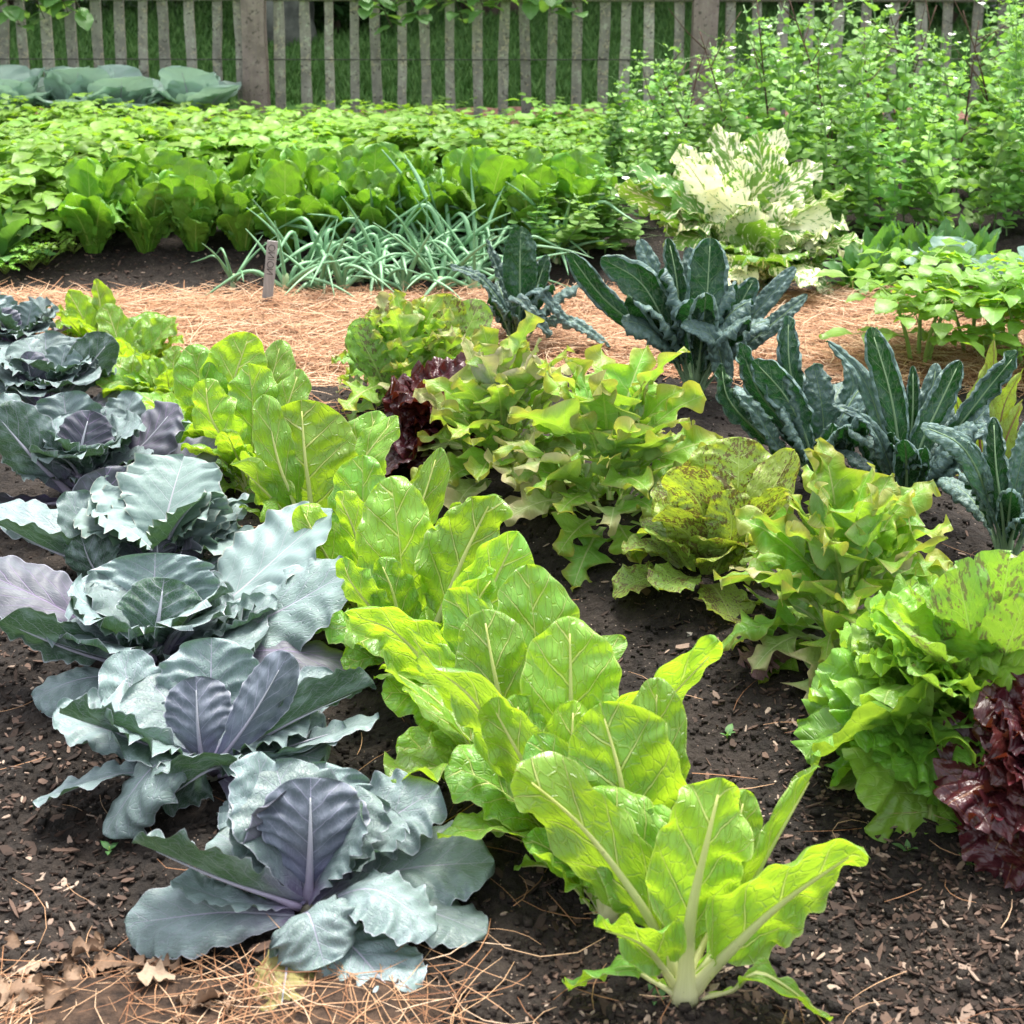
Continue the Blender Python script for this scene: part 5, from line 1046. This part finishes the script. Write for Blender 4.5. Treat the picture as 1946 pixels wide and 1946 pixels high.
# ------------------------------------------------------------------ potato plants: compound leaves on branching stems
M['pot'] = leaf_mat('potato_leaf', (.19, .36, .055), (.22, .38, .09), (.26, .40, .12), (.34, .58, .03), .38, .38, .6, 5, .5, .03, .05, .45, bump=.35, var=.5, spec=.45)
M['pot_stem'] = stalk_mat('potato_stem', (.17, .26, .05), (.22, .36, .07), .5, .1)
def compound(A, S, base, az, L, e0, e1, ns_, lf):
    C, N = arc(base, az, L, e0, e1, R.uniform(-.3, .3), n=16); S.add(tube(C[::3], .0022, .001, 5, 6))
    for i in range(ns_ * 2 + 1):
        term = i == ns_ * 2; f = 1.0 if term else .38 + .55 * (i // 2) / ns_
        P = C[int(f * 15)]; a2 = az if term else az + (1 if i % 2 else -1) * R.uniform(.8, 1.25); sz = lf * (1.15 if term else .72 + .3 * f) * R.uniform(.85, 1.15)
        C2, N2 = arc(P, a2, sz, e1 * .5 + R.uniform(0, .35), -R.uniform(.2, .7), n=10)
        A.add(leaf(curve(C2[::3], 16), N2, sz * .38, 'ovate', 9, 5, (.4, .1), (.003, 2), warp=.03, roll=R.uniform(-.9, .9), rufp=1.5))
def potato(nstem, ht, lf, spread=.35):
    A = Acc(); S = Acc()
    for s_ in range(nstem):
        az = s_ * 6.28 / nstem + R.uniform(-.4, .4); e = R.uniform(1.15, 1.5); L = ht * R.uniform(.8, 1.1)
        C, N = arc((.02 * math.cos(az), .02 * math.sin(az), -.02), az, L, e, e - spread * R.uniform(.3, 1.4), n=20); S.add(tube(C[::4], .006, .003, 6, 8))
        for k_ in range(6):
            f = .42 + .58 * k_ / 5; compound(A, S, C[int(f * 19)], az + k_ * 2.4 + R.uniform(-.4, .4), lf * R.uniform(2.2, 3.2) * (1.1 - .35 * f), R.uniform(.2, .7), R.uniform(-.6, .1), 2 if k_ > 3 else 3, lf * R.uniform(.8, 1.1))
    return A.get(), S.get()
PG = 'leafy potato plants in the bed in front of the fence'
def pot_protos(k, *a):
    out = []
    for v in range(k):
        t = bpy.data.objects.new('potato_plant', None); COL.objects.link(t); A, S = potato(*a); obj('foliage', A, M['pot'], t); obj('stem', S, M['pot_stem'], t); out.append(t)
    return out
PP = pot_protos(5, 7, .36, .105); used = set()
for Yp, xs_ in ((6.95, np.arange(-20, 1180, 88)), (7.25, np.arange(-30, 1260, 88)), (7.55, np.arange(-20, 1300, 84)), (7.85, np.arange(330, 1260, 84))):
    for px in xs_:
        P = at_y(px + R.uniform(-25, 25), 300, Yp + R.uniform(-.12, .12)); P[2] = ground(P[0], P[1])
        place(PP, int(R.integers(5)), P, R.uniform(.75, 1.3) * {6.95: .60, 7.25: .52, 7.55: .48, 7.85: .43}[Yp], R.uniform(0, 6.28), 'one of the leafy potato plants crowding the bed between chicory and fence', 'potato plant', PG, used)
for q, (px, py) in enumerate(((70, 478), (150, 455), (20, 440))):
    place(PP, q, gp(px, py - 30), .85, R.uniform(0, 6.28), 'leafy potato plant at the left end of the chicory row, %s' % ('nearest to the soil edge', 'touching the first chicory', 'against the left picture edge')[q], 'potato plant', 'potato plants at the left end of the chicory row', used)
# the three young potato plants on the straw at the right: bare stems with a leafy top
M['pot2'] = leaf_mat('young_potato_leaf', (.16, .31, .05), (.18, .32, .07), (.34, .48, .14), (.40, .66, .03), .40, .33, .7, 5, .5, .025, .04, .45, bump=.3, var=.35, spec=.5)
for q, (px, py, s_, lab) in enumerate(((1745, 705, 1.0, 'young potato plant on bare pale stems, left one on the straw path at the right'), (1850, 690, .95, 'young potato plant with one large pale round leaf low at its front'), (1960, 715, 1.0, 'young potato plant cut by the right picture edge'))):
    b = gp(px, py); t = thing('potato_plant', b, lab, 'potato plant', 'young potato plants on the straw path'); A = Acc(); S = Acc()
    for k_ in range(4):
        az = k_ * 1.6 + R.uniform(-.4, .4); C, N = arc(b + [.02 * math.cos(az), .02 * math.sin(az), -.02], az, .30 * s_ * R.uniform(.85, 1.1), R.uniform(1.35, 1.53), R.uniform(.9, 1.3), n=20); S.add(tube(C[::4], .0075, .004, 8, 8))
        for j in range(7):
            f = .58 + .42 * j / 6 if j else .45; compound(A, S, C[int(f * 19)], az + j * 2.4 + R.uniform(-.5, .5), .17 * R.uniform(.8, 1.2) * (1.05 - .2 * f), R.uniform(.2, .8), R.uniform(-.5, .1), 2, .075 * R.uniform(.8, 1.1))
    obj('foliage', A.get(), M['pot2'], t, b); obj('stem', S.get(), M['pot_stem'], t, b)

# ------------------------------------------------------------------ green cabbages in front of the fence, kohlrabi at the right
M['gcab'] = leaf_mat('green_cabbage_leaf', (.36, .48, .42), (.34, .48, .40), (.36, .46, .36), (.40, .60, .42), .35, .5, .8, 6, .55, .03, .04, .5, net=.1, nets=14, bump=.2, var=.2, wax=((.29, .42, .36), .5), spec=.35)
def green_cabbage(name, b, label, n, L0, L1, group=None, mat='gcab', hwm=.46, cat='cabbage', e=(.7, 1.4), dr=1.0):
    t = thing(name, b, label, cat, group)
    for q in range(n):
        a = q * 2.4 + R.uniform(-.3, .3); L = R.uniform(L0, L1); e0 = R.uniform(*e); C, N = arc(b + [.02 * math.cos(a), .02 * math.sin(a), .05], a, L, e0, e0 - R.uniform(.4, 1.0) * dr); hw = L * hwm
        Cc = curve(C[::5], 40); o = obj('leaf', leaf(Cc, N, hw, 'cabbage', 22, 15, (.6, .3), (hw * .05, 5), (hw * .04, 6, .55), .02, (.02, 14)), M[mat], t, b); obj('midrib', tube(Cc, .006, .001, 6, 10, N, .8, .8, .9), M['cab_rib'], o, b)
    obj('stem', tube([b - [0, 0, .03], b + [0, 0, .04], b + [0, 0, .08]], .02, .02, 8, 5), M['cab_stem'], t, b); return t
for px, Y, lab in ((28, FENCE_Y - .30, 'round leaved pale green cabbage by the fence at the left picture edge'), (150, FENCE_Y - .26, 'pale green cabbage by the fence, left of the biggest one'), (228, FENCE_Y - .22, 'biggest pale green cabbage in front of the fence'), (372, FENCE_Y - .24, 'pale green cabbage by the fence nearest to the thick post')):
    P = at_y(px, 250, Y); P[2] = ground(P[0], P[1]); green_cabbage('green_cabbage', P, lab, 15, .24, .34, 'green cabbages in front of the fence', e=(.55, 1.4), dr=.55)
M['kohl'] = leaf_mat('kohlrabi_leaf', (.15, .26, .19), (.10, .20, .08), (.24, .10, .20), (.2, .4, .08), .22, .45, .6, 5, .55, .028, .03, .6, bump=.2, var=.25, wax=((.18, .29, .24), .5))
for px, py, lab in ((1900, 610, 'kohlrabi with purple veined blue green leaves at the right edge behind the young potatoes'), (1800, 570, 'kohlrabi with purple veined leaves left of the one at the picture edge'), (1990, 590, 'kohlrabi mostly cut off by the right picture edge')):
    green_cabbage('kohlrabi', gp(px, py), lab, 12, .15, .22, 'kohlrabi plants at the right', 'kohl', .32, 'kohlrabi', (.5, 1.4))
# beet and spinach like greens between the horseradish and the kohlrabi
M['green'] = leaf_mat('greens_leaf', (.10, .23, .07), (.11, .24, .06), (.24, .40, .12), (.20, .44, .04), .36, .4, .45, 6, .5, .03, .05, .5, bump=.35, var=.45)
for q, (px, py) in enumerate(((1630, 560), (1690, 560), (1745, 545), (1665, 520), (1725, 515), (1790, 520), (1850, 520))):
    lettuce('leafy_greens', (px, py), 'leafy green plant with upright oval leaves, %s' % ('beside the variegated leaves', 'second from the variegated plant', 'at the soil edge behind the left young potato', 'in the second row beside the variegated plant', 'middle of the second row below the pea vines', 'second row behind the kohlrabi', 'second row near the right edge')[q],
            .12, .18, 20, 'ovate', ['green'], .24, .08, .03, 'leafy green plants below the pea vines', e_in=1.5, nt=16, ns=9, cat='greens')

# ------------------------------------------------------------------ variegated horseradish
M['horse'] = leaf_mat('variegated_leaf', (.10, .24, .035), (.12, .25, .03), (.50, .54, .24), (.26, .48, .03), .32, .42, .4, 11, .7, .02, .04, .6, bump=.35, var=.2, variegate=(.85, .84, .56))
M['horse_stalk'] = stalk_mat('variegated_stalk', (.42, .46, .22), (.50, .54, .26), .4, .15)
hb = gp(1415, 560); t = thing('horseradish', hb, 'tall cream and green variegated horseradish behind the kale', 'horseradish')
def horse_leaf(C, N, hw):
    o = obj('leaf', leaf(C, N, hw, 'horse', 44, 15, (.4, -.2), (hw * .16, 8), (hw * .06, 11, .7), .02, (.10, 40), k=R.uniform(-1, 1), rufp=1.8), M['horse'], t, hb); obj('stalk', tube(C, .006, .001, 8, 16, N, .7, .5, .95), M['horse_stalk'], o, hb)
for tx, ty, dy, w_, n_ in ((1290, 275, .05, 48, 't'), (1300, 300, -.05, 44, 'u'), (1365, 235, .15, 44, 't'), (1440, 250, .1, 46, 't'), (1490, 245, .15, 40, 't'), (1405, 300, 0, 46, 't'), (1470, 330, -.02, 48, 't'), (1560, 305, .05, 44, (-.3, -.6, .7)), (1615, 350, .02, 46, (-.2, .4, .8)),
                         (1195, 315, 0, 40, (.2, -.3, .9)), (1170, 350, -.05, 40, (-.2, .7, .6)), (1230, 400, -.08, 36, 'f'), (1340, 360, -.06, 50, 'u'), (1430, 390, -.08, 52, 'u'), (1500, 400, -.05, 52, 't'), (1590, 420, -.02, 46, 't'), (1605, 480, -.06, 44, 'f'), (1560, 450, -.10, 46, 'f'),
                         (1380, 420, -.12, 46, 'u'), (1290, 440, -.12, 40, 'f'), (1590, 560, -.12, 38, 'f'), (1480, 470, -.14, 46, 'u'), (1260, 470, -.12, 34, 'f'), (1540, 520, -.16, 40, 'f'), (1410, 270, .2, 40, 't'), (1540, 350, .12, 40, 't')):
    b0 = hb + [R.uniform(-.08, .08), R.uniform(-.06, .06), 0]; tip = at_y(tx, ty, hb[1] + dy); mid = (b0 * .45 + tip * .55) + np.array([0, 0, .10 if ty > 380 else .05]); mid[:2] = b0[:2] * .58 + tip[:2] * .42
    C = curve([b0, mid, tip], 50); horse_leaf(C, vec(n_), 1.3 * w_ / scale_at(tip))
for q in range(22):
    a = R.uniform(-3.0, .1); L = R.uniform(.32, .5); C, N = arc(hb + [R.uniform(-.1, .1), R.uniform(-.06, .06), 0], a, L, R.uniform(.9, 1.4), R.uniform(-.8, .2)); horse_leaf(curve(C[::5], 50), N, L * R.uniform(.2, .26))

# ------------------------------------------------------------------ onions
M['onion'] = plain_mat('onion_leaf', (.12, .27, .13), (.22, .40, .22), 20, .42, .2, .45, .004)
M['onion_base'] = plain_mat('onion_base', (.30, .42, .20), (.50, .55, .36), 40, .45, .2)
def onion(n, L0, L1):
    out = []
    for q in range(n):
        az = q * 2.4 + R.uniform(-.5, .5); L = R.uniform(L0, L1); e0 = R.uniform(.35, 1.5); kink = R.uniform(.25, .6) if R.random() < .7 else None
        if kink:
            C1, _ = arc((0, 0, .02), az, L * kink, e0, e0 - .15, n=8); C2, _ = arc(C1[-1], az + R.uniform(-.3, .3), L * (1 - kink), R.uniform(-.7, .2), R.uniform(-.9, -.1), n=8)
            C = np.vstack([C1, C2[1:]])
        else: C, _ = arc((0, 0, .02), az, L, e0, e0 - R.uniform(.1, .7), n=14)
        C[:, 2] = np.maximum(C[:, 2], .008); out.append(tube(C[::2], R.uniform(.0075, .0115), .0014, 7, 22, None, .8, pw=1.6))
    return out
OP = []
for v in range(6):
    t = bpy.data.objects.new('onion_plant', None); COL.objects.link(t)
    for d in onion(int(R.integers(6, 9)), .22, .41): obj('leaf', d, M['onion'], t)
    obj('bulb', tube([(0, 0, -.02), (0, 0, .015), (0, 0, .07)], .017, .010, 9, 7), M['onion_base'], t); OP.append(t)
used = set(); ox = []
for row, (y0, x0, x1) in enumerate(((562, 545, 930), (530, 560, 1010), (502, 640, 1080), (472, 720, 1120))):
    for px in np.arange(x0, x1, 58): ox.append((px + R.uniform(-14, 14), y0 + R.uniform(-8, 8)))
place(OP, 0, gp(443, 545), .6, .6, 'single small onion plant standing apart on the soil left of the onion stake', 'onion', None, used)
for i, (px, py) in enumerate(ox):
    place(OP, i + 1, gp(px, py), R.uniform(.85, 1.1), R.uniform(0, 6.28), 'one of the blue green onion plants with flopping tube leaves right of the stake', 'onion', 'onion plants in the patch beside the stake', used)
# ------------------------------------------------------------------ the stake with the word ONION read from top to bottom
sb = gp(506, 594); top = at_y(518, 458, sb[1] + .005); ax_ = nrm(top - sb); hgt = np.linalg.norm(top - sb)
st = bpy.data.objects.new('plant_stake', None); COL.objects.link(st); tag(st, 'grey wooden stake lettered ONION at the edge of the straw', 'plant label'); st.location = sb
lat = nrm(np.cross(ax_, [0, 1, 0])); fr = np.cross(lat, ax_); fr = fr if fr[1] < 0 else -fr                     # lat: to the right of the picture, fr: towards the camera
wS, tS = .034, .007; nz = 12; A = []
for k_ in range(nz):
    z = -.05 + (hgt + .05) * k_ / (nz - 1); c = sb + ax_ * z; jw = wS / 2 * (1 + .03 * math.sin(k_ * 2.1))
    for sx, sy in ((-1, -.6), (-.9, -1), (.9, -1), (1, -.6), (1, 1), (-1, 1)): A.append(c + lat * sx * jw - fr * sy * tS / 2)
V = np.array(A); i = np.arange(nz * 6).reshape(nz, 6); nx = np.roll(i, -1, 1)
F = np.vstack([np.stack([i[:-1], nx[:-1], nx[1:], i[1:]], -1).reshape(-1, 4), [[i[-1][0], i[-1][1], i[-1][2], i[-1][3]], [i[-1][0], i[-1][3], i[-1][4], i[-1][5]]]]); U = V[:, [0, 2]].copy()
M['stake'] = plain_mat('stake', (.26, .245, .235), (.36, .345, .33), 9, .85, .6, .2, .004, (14, 14, 1.2)); M['ink'] = plain_mat('ink', (.035, .03, .03), (.06, .05, .05), 50, .8)
obj('board', (V, F, U, U), M['stake'], st, sb, False)
LET = {'O': [[(.5 + .5 * math.cos(a), .5 + .5 * math.sin(a)) for a in np.linspace(0, 2 * PI, 17)]], 'N': [[(0, 0), (0, 1), (1, 0), (1, 1)]], 'I': [[(.5, 0), (.5, 1)]]}
A = Acc(); pen = 0.0; H = .0195; wd_ = {'O': .0205, 'N': .0155, 'I': .004}; gap = .0045; s0 = .012
for ch in 'ONION':                                  # reads downwards: letter x runs down the stake, letter up points to the right of the picture
    for st_ in LET[ch]:
        Pp = np.array([sb + ax_ * (hgt - s0 - pen - x * wd_[ch]) + lat * ((y - .5) * H) + fr * (tS / 2 + .0004) for x, y in st_])
        for a_, c_ in zip(Pp[:-1], Pp[1:]): A.add(tube([a_, (a_ + c_) / 2, c_], .0011, .0011, 6, 3, fr, .35))
    pen += wd_[ch] + gap
obj('lettering', A.get(), M['ink'], st, sb)

# ------------------------------------------------------------------ pea vines on twiggy sticks
M['pea'] = leaf_mat('pea_leaf', (.22, .40, .12), (.24, .42, .15), (.26, .40, .18), (.32, .60, .05), .36, .5, .6, 4, .5, .025, .04, .35, bump=.2, var=.5, spec=.25)
M['pea_stem'] = stalk_mat('pea_stem', (.18, .32, .11), (.22, .36, .14), .5, .1)
M['petal'] = plain_mat('petal', (.72, .74, .66), (.82, .82, .76), 20, .6, .1); M['twig'] = plain_mat('twig', (.06, .035, .028), (.13, .075, .055), 20, .85, .4)
def pea(ht):
    A = Acc(); S = Acc(); Fl = []; n = 30; u = np.linspace(0, 1, n); w0 = R.uniform(0, 6.28, 2)
    C = np.stack([.07 * np.sin(u * 5 + w0[0]) * u ** .7 + R.uniform(-.12, .12) * u, .06 * np.sin(u * 4 + w0[1]) * u ** .7, ht * u - .02], 1); S.add(tube(C[::4], .0040, .0024, 5, 26)); CC = curve(C[::4], 60)
    k_ = int(ht / .042)
    for i in range(2, k_):
        f = i / k_; P = at_t(*CC, np.array([f * CC[1][-1] / CC[1][-1]]))[0]; az = i * PI + R.uniform(-.9, .9) + w0[0]; big = (.088 - .062 * f ** 2) * R.uniform(.7, 1.2)
        for sg in (-1, 1):                          # two clasping stipules
            c, N = arc(P, az + sg * .9, big * 1.15, R.uniform(.4, 1.4), R.uniform(-.3, .8), n=8); A.add(leaf(curve(c[::2], 12), N, big * .42, 'oval', 7, 5, (.5, .2), (.002, 2), warp=.02, roll=R.uniform(-1.2, 1.2)))
        L = R.uniform(.07, .13); c, N = arc(P, az, L, R.uniform(.2, .8), R.uniform(-.5, .5), R.uniform(-.5, .5), n=14); S.add(tube(c[::3], .0013, .0008, 4, 6))
        for j, ff in ((0, 6), (1, 6), (2, 11), (3, 11)):
            if R.random() < .12 + .35 * f ** 2: continue
            sg = 1 if j % 2 else -1; c2, N2 = arc(c[ff], az + sg * R.uniform(.8, 1.3), big * R.uniform(.8, 1.1), R.uniform(-.3, 1.3), R.uniform(-.7, .5), n=8); A.add(leaf(curve(c2[::2], 12), N2, big * .38, 'oval', 7, 5, (.4, .2), (.002, 2), warp=.03, roll=R.uniform(-1.2, 1.2)))
        if R.random() < .5:                          # tendril
            tq = np.linspace(0, 1, 14); tl = R.uniform(.05, .11); d = np.array([math.cos(az), math.sin(az), .5]); hx = R.uniform(6, 12); cc = c[-1] + d * (tq * tl)[:, None] + np.stack([np.sin(tq * hx), np.cos(tq * hx) - 1, np.sin(tq * hx * .7)], 1) * .010 * tq[:, None]
            S.add(tube(cc, .0009, .0005, 4, 14))
        if f > .5 and R.random() < .14: Fl.append((P, az))
    return A, S, Fl
def flower(P, az):
    A = Acc(); d = np.array([math.cos(az), math.sin(az), .35]); c = P + d * .05
    for a, s_ in ((az - .7, .030), (az + .7, .030), (az, .022)):
        C, N = arc(c, a, s_, .9, -.2, n=8); A.add(leaf(curve(C[::2], 12), N, s_ * .6, 'oval', 8, 7, (.5, -.3), (.002, 2), warp=.03))
    A.add(tube([P, P + d * .03, c], .0012, .001, 4, 5)); return A.get()
PE = []
for v in range(7):
    ht = (1.0, .92, 1.08, .85, .97, .78, .7)[v]; t = bpy.data.objects.new('pea_vine', None); COL.objects.link(t); A, S, Fl = pea(ht); obj('foliage', A.get(), M['pea'], t); obj('stem', S.get(), M['pea_stem'], t)
    for P, a in Fl[:5]: obj('flower', flower(P, a), M['petal'], t)
    PE.append((ht, t))
used = set(); TOPX = [1080, 1150, 1220, 1300, 1400, 1480, 1560, 1640, 1700, 1760, 1820, 1880, 1960, 2050]; TOPY = [290, 140, 70, 70, 0, -40, -60, -70, 0, 20, -10, -70, -90, -90]
for Yp, x0, x1, dx, lo in ((6.75, 1150, 2080, 34, 0), (6.35, 1230, 2080, 38, 70), (6.1, 1560, 2060, 50, 150), (7.1, 1170, 2080, 40, -10)):
    for px in np.arange(x0, x1, dx):
        px = px + R.uniform(-16, 16); P = at_y(px, 400, Yp + R.uniform(-.1, .1)); P[2] = ground(P[0], P[1]); ty = np.interp(px, TOPX, TOPY) + lo + abs(R.normal(0, 38))
        H_ = (at_y(px, ty, P[1])[2] - P[2]) * .97
        if H_ < .2: continue
        ht, pr = PE[int(R.integers(7))]
        if id(pr) in used: o = copy_tree(pr)
        else: o = pr; used.add(id(pr))
        s_ = H_ / ht; o.location = [float(c) for c in P]; o.rotation_euler = (0, 0, R.uniform(0, 6.28)); s1 = max(.72, min(1.1, s_)); o.scale = (s1, s1, s_)
        tag(o, 'one of the tangled pea vines with white flowers climbing twigs on the right', 'pea vine', 'pea vines in front of the fence')
for q, (px, py, tx, ty) in enumerate(((1010, 505, 1040, 345), (1065, 500, 1090, 350), (1120, 490, 1130, 330), (1150, 480, 1190, 300), (1080, 470, 1050, 380), (1180, 470, 1160, 330))):
    P = gp(px, py); H_ = at_y(tx, ty, P[1])[2] - P[2]; ht, pr = PE[(q + 4) % 7]; o = copy_tree(pr); o.location = [float(c) for c in P]; o.scale = (.8, .8, H_ / ht); o.rotation_euler = (R.uniform(-.1, .1), R.uniform(-.1, .1), R.uniform(0, 6.28))
    tag(o, 'one of the low pea vines sprawling into the onions left of the variegated horseradish', 'pea vine', 'low pea vines beside the onions')
for q, (px, tx, ty, Y) in enumerate(((1380, 1330, 60, 6.6), (1480, 1440, 20, 6.7), (1590, 1500, 0, 6.6), (1700, 1640, 90, 6.5), (1640, 1780, 10, 6.9), (1800, 1860, 40, 6.7), (1900, 1830, 20, 6.8), (1290, 1250, 120, 6.7), (1250, 1330, 110, 6.6), (1750, 1690, 20, 7.0))):
    P = at_y(px, 380, Y); P[2] = ground(P[0], P[1]) - .03; tp = at_y(tx, ty, Y + R.uniform(-.1, .1)); A = Acc(); md = (P + tp) / 2 + R.normal(0, .03, 3); C = curve([P, md, tp], 24); A.add(tube(C, .006, .002, 6, 16))
    for k_ in range(7):
        f = .3 + .1 * k_; s_ = at_t(*C, np.array([f]))[0]; e = s_ + np.array([R.uniform(-.16, .16), R.uniform(-.1, .1), R.uniform(.05, .22)]); A.add(tube([s_, (s_ + e) / 2 + R.normal(0, .01, 3), e], .0028, .001, 5, 6))
    t = obj('pea_stick', A.get(), M['twig'], None, P); tag(t, 'bare brown branching twig pushed into the soil to hold the pea vines', 'plant support', 'twigs supporting the pea vines')

# ------------------------------------------------------------------ parsley and a broad leaf at the left edge
M['pars'] = leaf_mat('parsley_leaf', (.16, .32, .05), (.20, .34, .08), (.28, .42, .12), (.34, .60, .03), .36, .42, .5, 4, .5, .02, .04, .3, bump=.2, var=.4)
for q, (px, py, s_, lab) in enumerate(((88, 520, 1.0, 'small curly parsley plant on the bare soil left of the chicory'), (60, 530, .55, 'tiny parsley seedling on the soil near the left edge'), (10, 540, 1.2, 'parsley clump at the left picture edge'), (140, 500, .9, 'parsley plant leaning on the first chicory'))):
    b = gp(px, py - 18); A = Acc(); S = Acc(); t = thing('parsley', b, lab, 'parsley', 'parsley plants at the left')
    for k_ in range(11):
        az = k_ * 2.4; C, N = arc(b, az, .13 * s_ * R.uniform(.7, 1.2), R.uniform(.7, 1.4), R.uniform(.1, .8), n=12); S.add(tube(C[::3], .0016, .001, 4, 5))
        for j in range(9):
            c2, N2 = arc(C[-1 - (j % 3)], R.uniform(0, 6.28), .026 * s_ + .01, R.uniform(-.3, .8), -.5, n=8); A.add(leaf(curve(c2[::2], 12), N2, .010 * s_ + .004, 'oak', 9, 5, (.4, -.3), (.003, 3), k=R.random()))
    obj('foliage', A.get(), M['pars'], t, b); obj('stem', S.get(), M['pot_stem'], t, b)
lettuce('leafy_greens', (-15, 500), 'leafy green plant with pale rounded leaves at the left picture edge', .16, .24, 14, 'oval', ['green'], .34, .06, .02, None, nt=18, ns=11, cat='greens')

# ------------------------------------------------------------------ seedlings on the soil
for q, (px, py, lab) in enumerate(((208, 1620, 'tiny green weed on the chips left of the nearest cabbage'), (500, 1728, 'small weed sprouting under the nearest cabbage'), (1815, 1570, 'small blue green weed below the red lettuce at the right edge'), (1725, 1622, 'tiny weed on the bare soil right of the nearest chard'),
                                   (1845, 1648, 'single yellowish seedling blade on the soil at the right'), (1382, 1402, 'tiny weed in the path between chard and frilly lettuce'), (1245, 1905, 'small weed at the foot of the nearest chard'), (952, 1470, 'narrow green weed beside the chard stalks'))):
    b = gp(px, py); A = Acc(); t = thing('weed_seedling', b, lab, 'weed', 'small weeds on the soil')
    for k_ in range(7 if q in (1, 2, 7) else 4):
        L = R.uniform(.016, .03) * (1.5 if q in (1, 7) else 1); C, N = arc(b + [0, 0, .002], k_ * 2.4 + q, L, R.uniform(.6, 1.4), R.uniform(-.3, .4), n=10); A.add(leaf(curve(C[::3], 14), N, L * .24, 'spear', 9, 5, (.4, .2), k=0))
    obj('foliage', A.get(), M['green'], t, b); obj('stem', tube([b - [0, 0, .004], b + [0, 0, .004], b + [0, .001, .010]], .0015, .001, 5, 4), M['pot_stem'], t, b)

# ------------------------------------------------------------------ the fruit tree whose twigs hang in front of the top of the fence
TY = FENCE_Y - .22; M['tree_leaf'] = leaf_mat('tree_leaf', (.11, .26, .07), (.16, .30, .13), (.24, .36, .16), (.26, .50, .05), .34, .38, .7, 6, .6, .03, .05, .5, bump=.3, var=.3, spec=.45)
tb = at_y(-260, 240, TY); tb[2] = ground(tb[0], tb[1]); ft = thing('fruit_tree', tb, 'fruit tree whose twigs with oval green leaves hang along the top of the fence', 'tree')
l0 = at_y(-240, -110, TY); l1 = at_y(500, -75, TY); l2 = at_y(1180, -60, TY); C = curve([tb - [0, 0, .05], (tb + l0) / 2 + [.03, 0, 0], l0], 30); obj('trunk', tube(C, .075, .05, 12, 12), M['bark'], ft, tb); CL = curve([l0, l1, l2], 60); obj('limb', tube(CL, .045, .012, 8, 30), M['bark'], ft, tb)
A = Acc(); S = Acc()
for px, py, n in ((20, 6, 5), (85, 14, 6), (130, 4, 6), (160, 10, 5), (40, 30, 4), (745, 30, 8), (800, 14, 7), (880, 20, 7), (925, 8, 6), (1050, 4, 5), (1105, 14, 5), (700, -5, 4), (835, -10, 6), (1010, -15, 4), (970, -20, 5)):
    py += 22; n += 1
    e = at_y(px, py, TY + R.uniform(-.05, .05)); s_ = at_y(px - R.uniform(20, 70), -72, TY); S.add(tube([s_, (s_ + e) / 2 + [0, -.02, .02], e], .005, .002, 5, 8))
    for k_ in range(n):
        f = R.uniform(.45, 1); p = s_ + (e - s_) * f; L = R.uniform(.10, .15); c2, N2 = arc(p, R.uniform(0, 6.28), L, R.uniform(-.6, .3), R.uniform(-1.3, -.5), n=12); A.add(leaf(curve(c2[::3], 20), N2, L * .30, 'oval', 14, 9, (.5, .2), (.003, 3), (.002, 6, .6), .03))
obj('foliage', A.get(), M['tree_leaf'], ft, tb); obj('twig', S.get(), M['bark'], ft, tb)
print('objects', len(bpy.data.objects), 'verts', sum(len(m.vertices) for m in bpy.data.meshes))
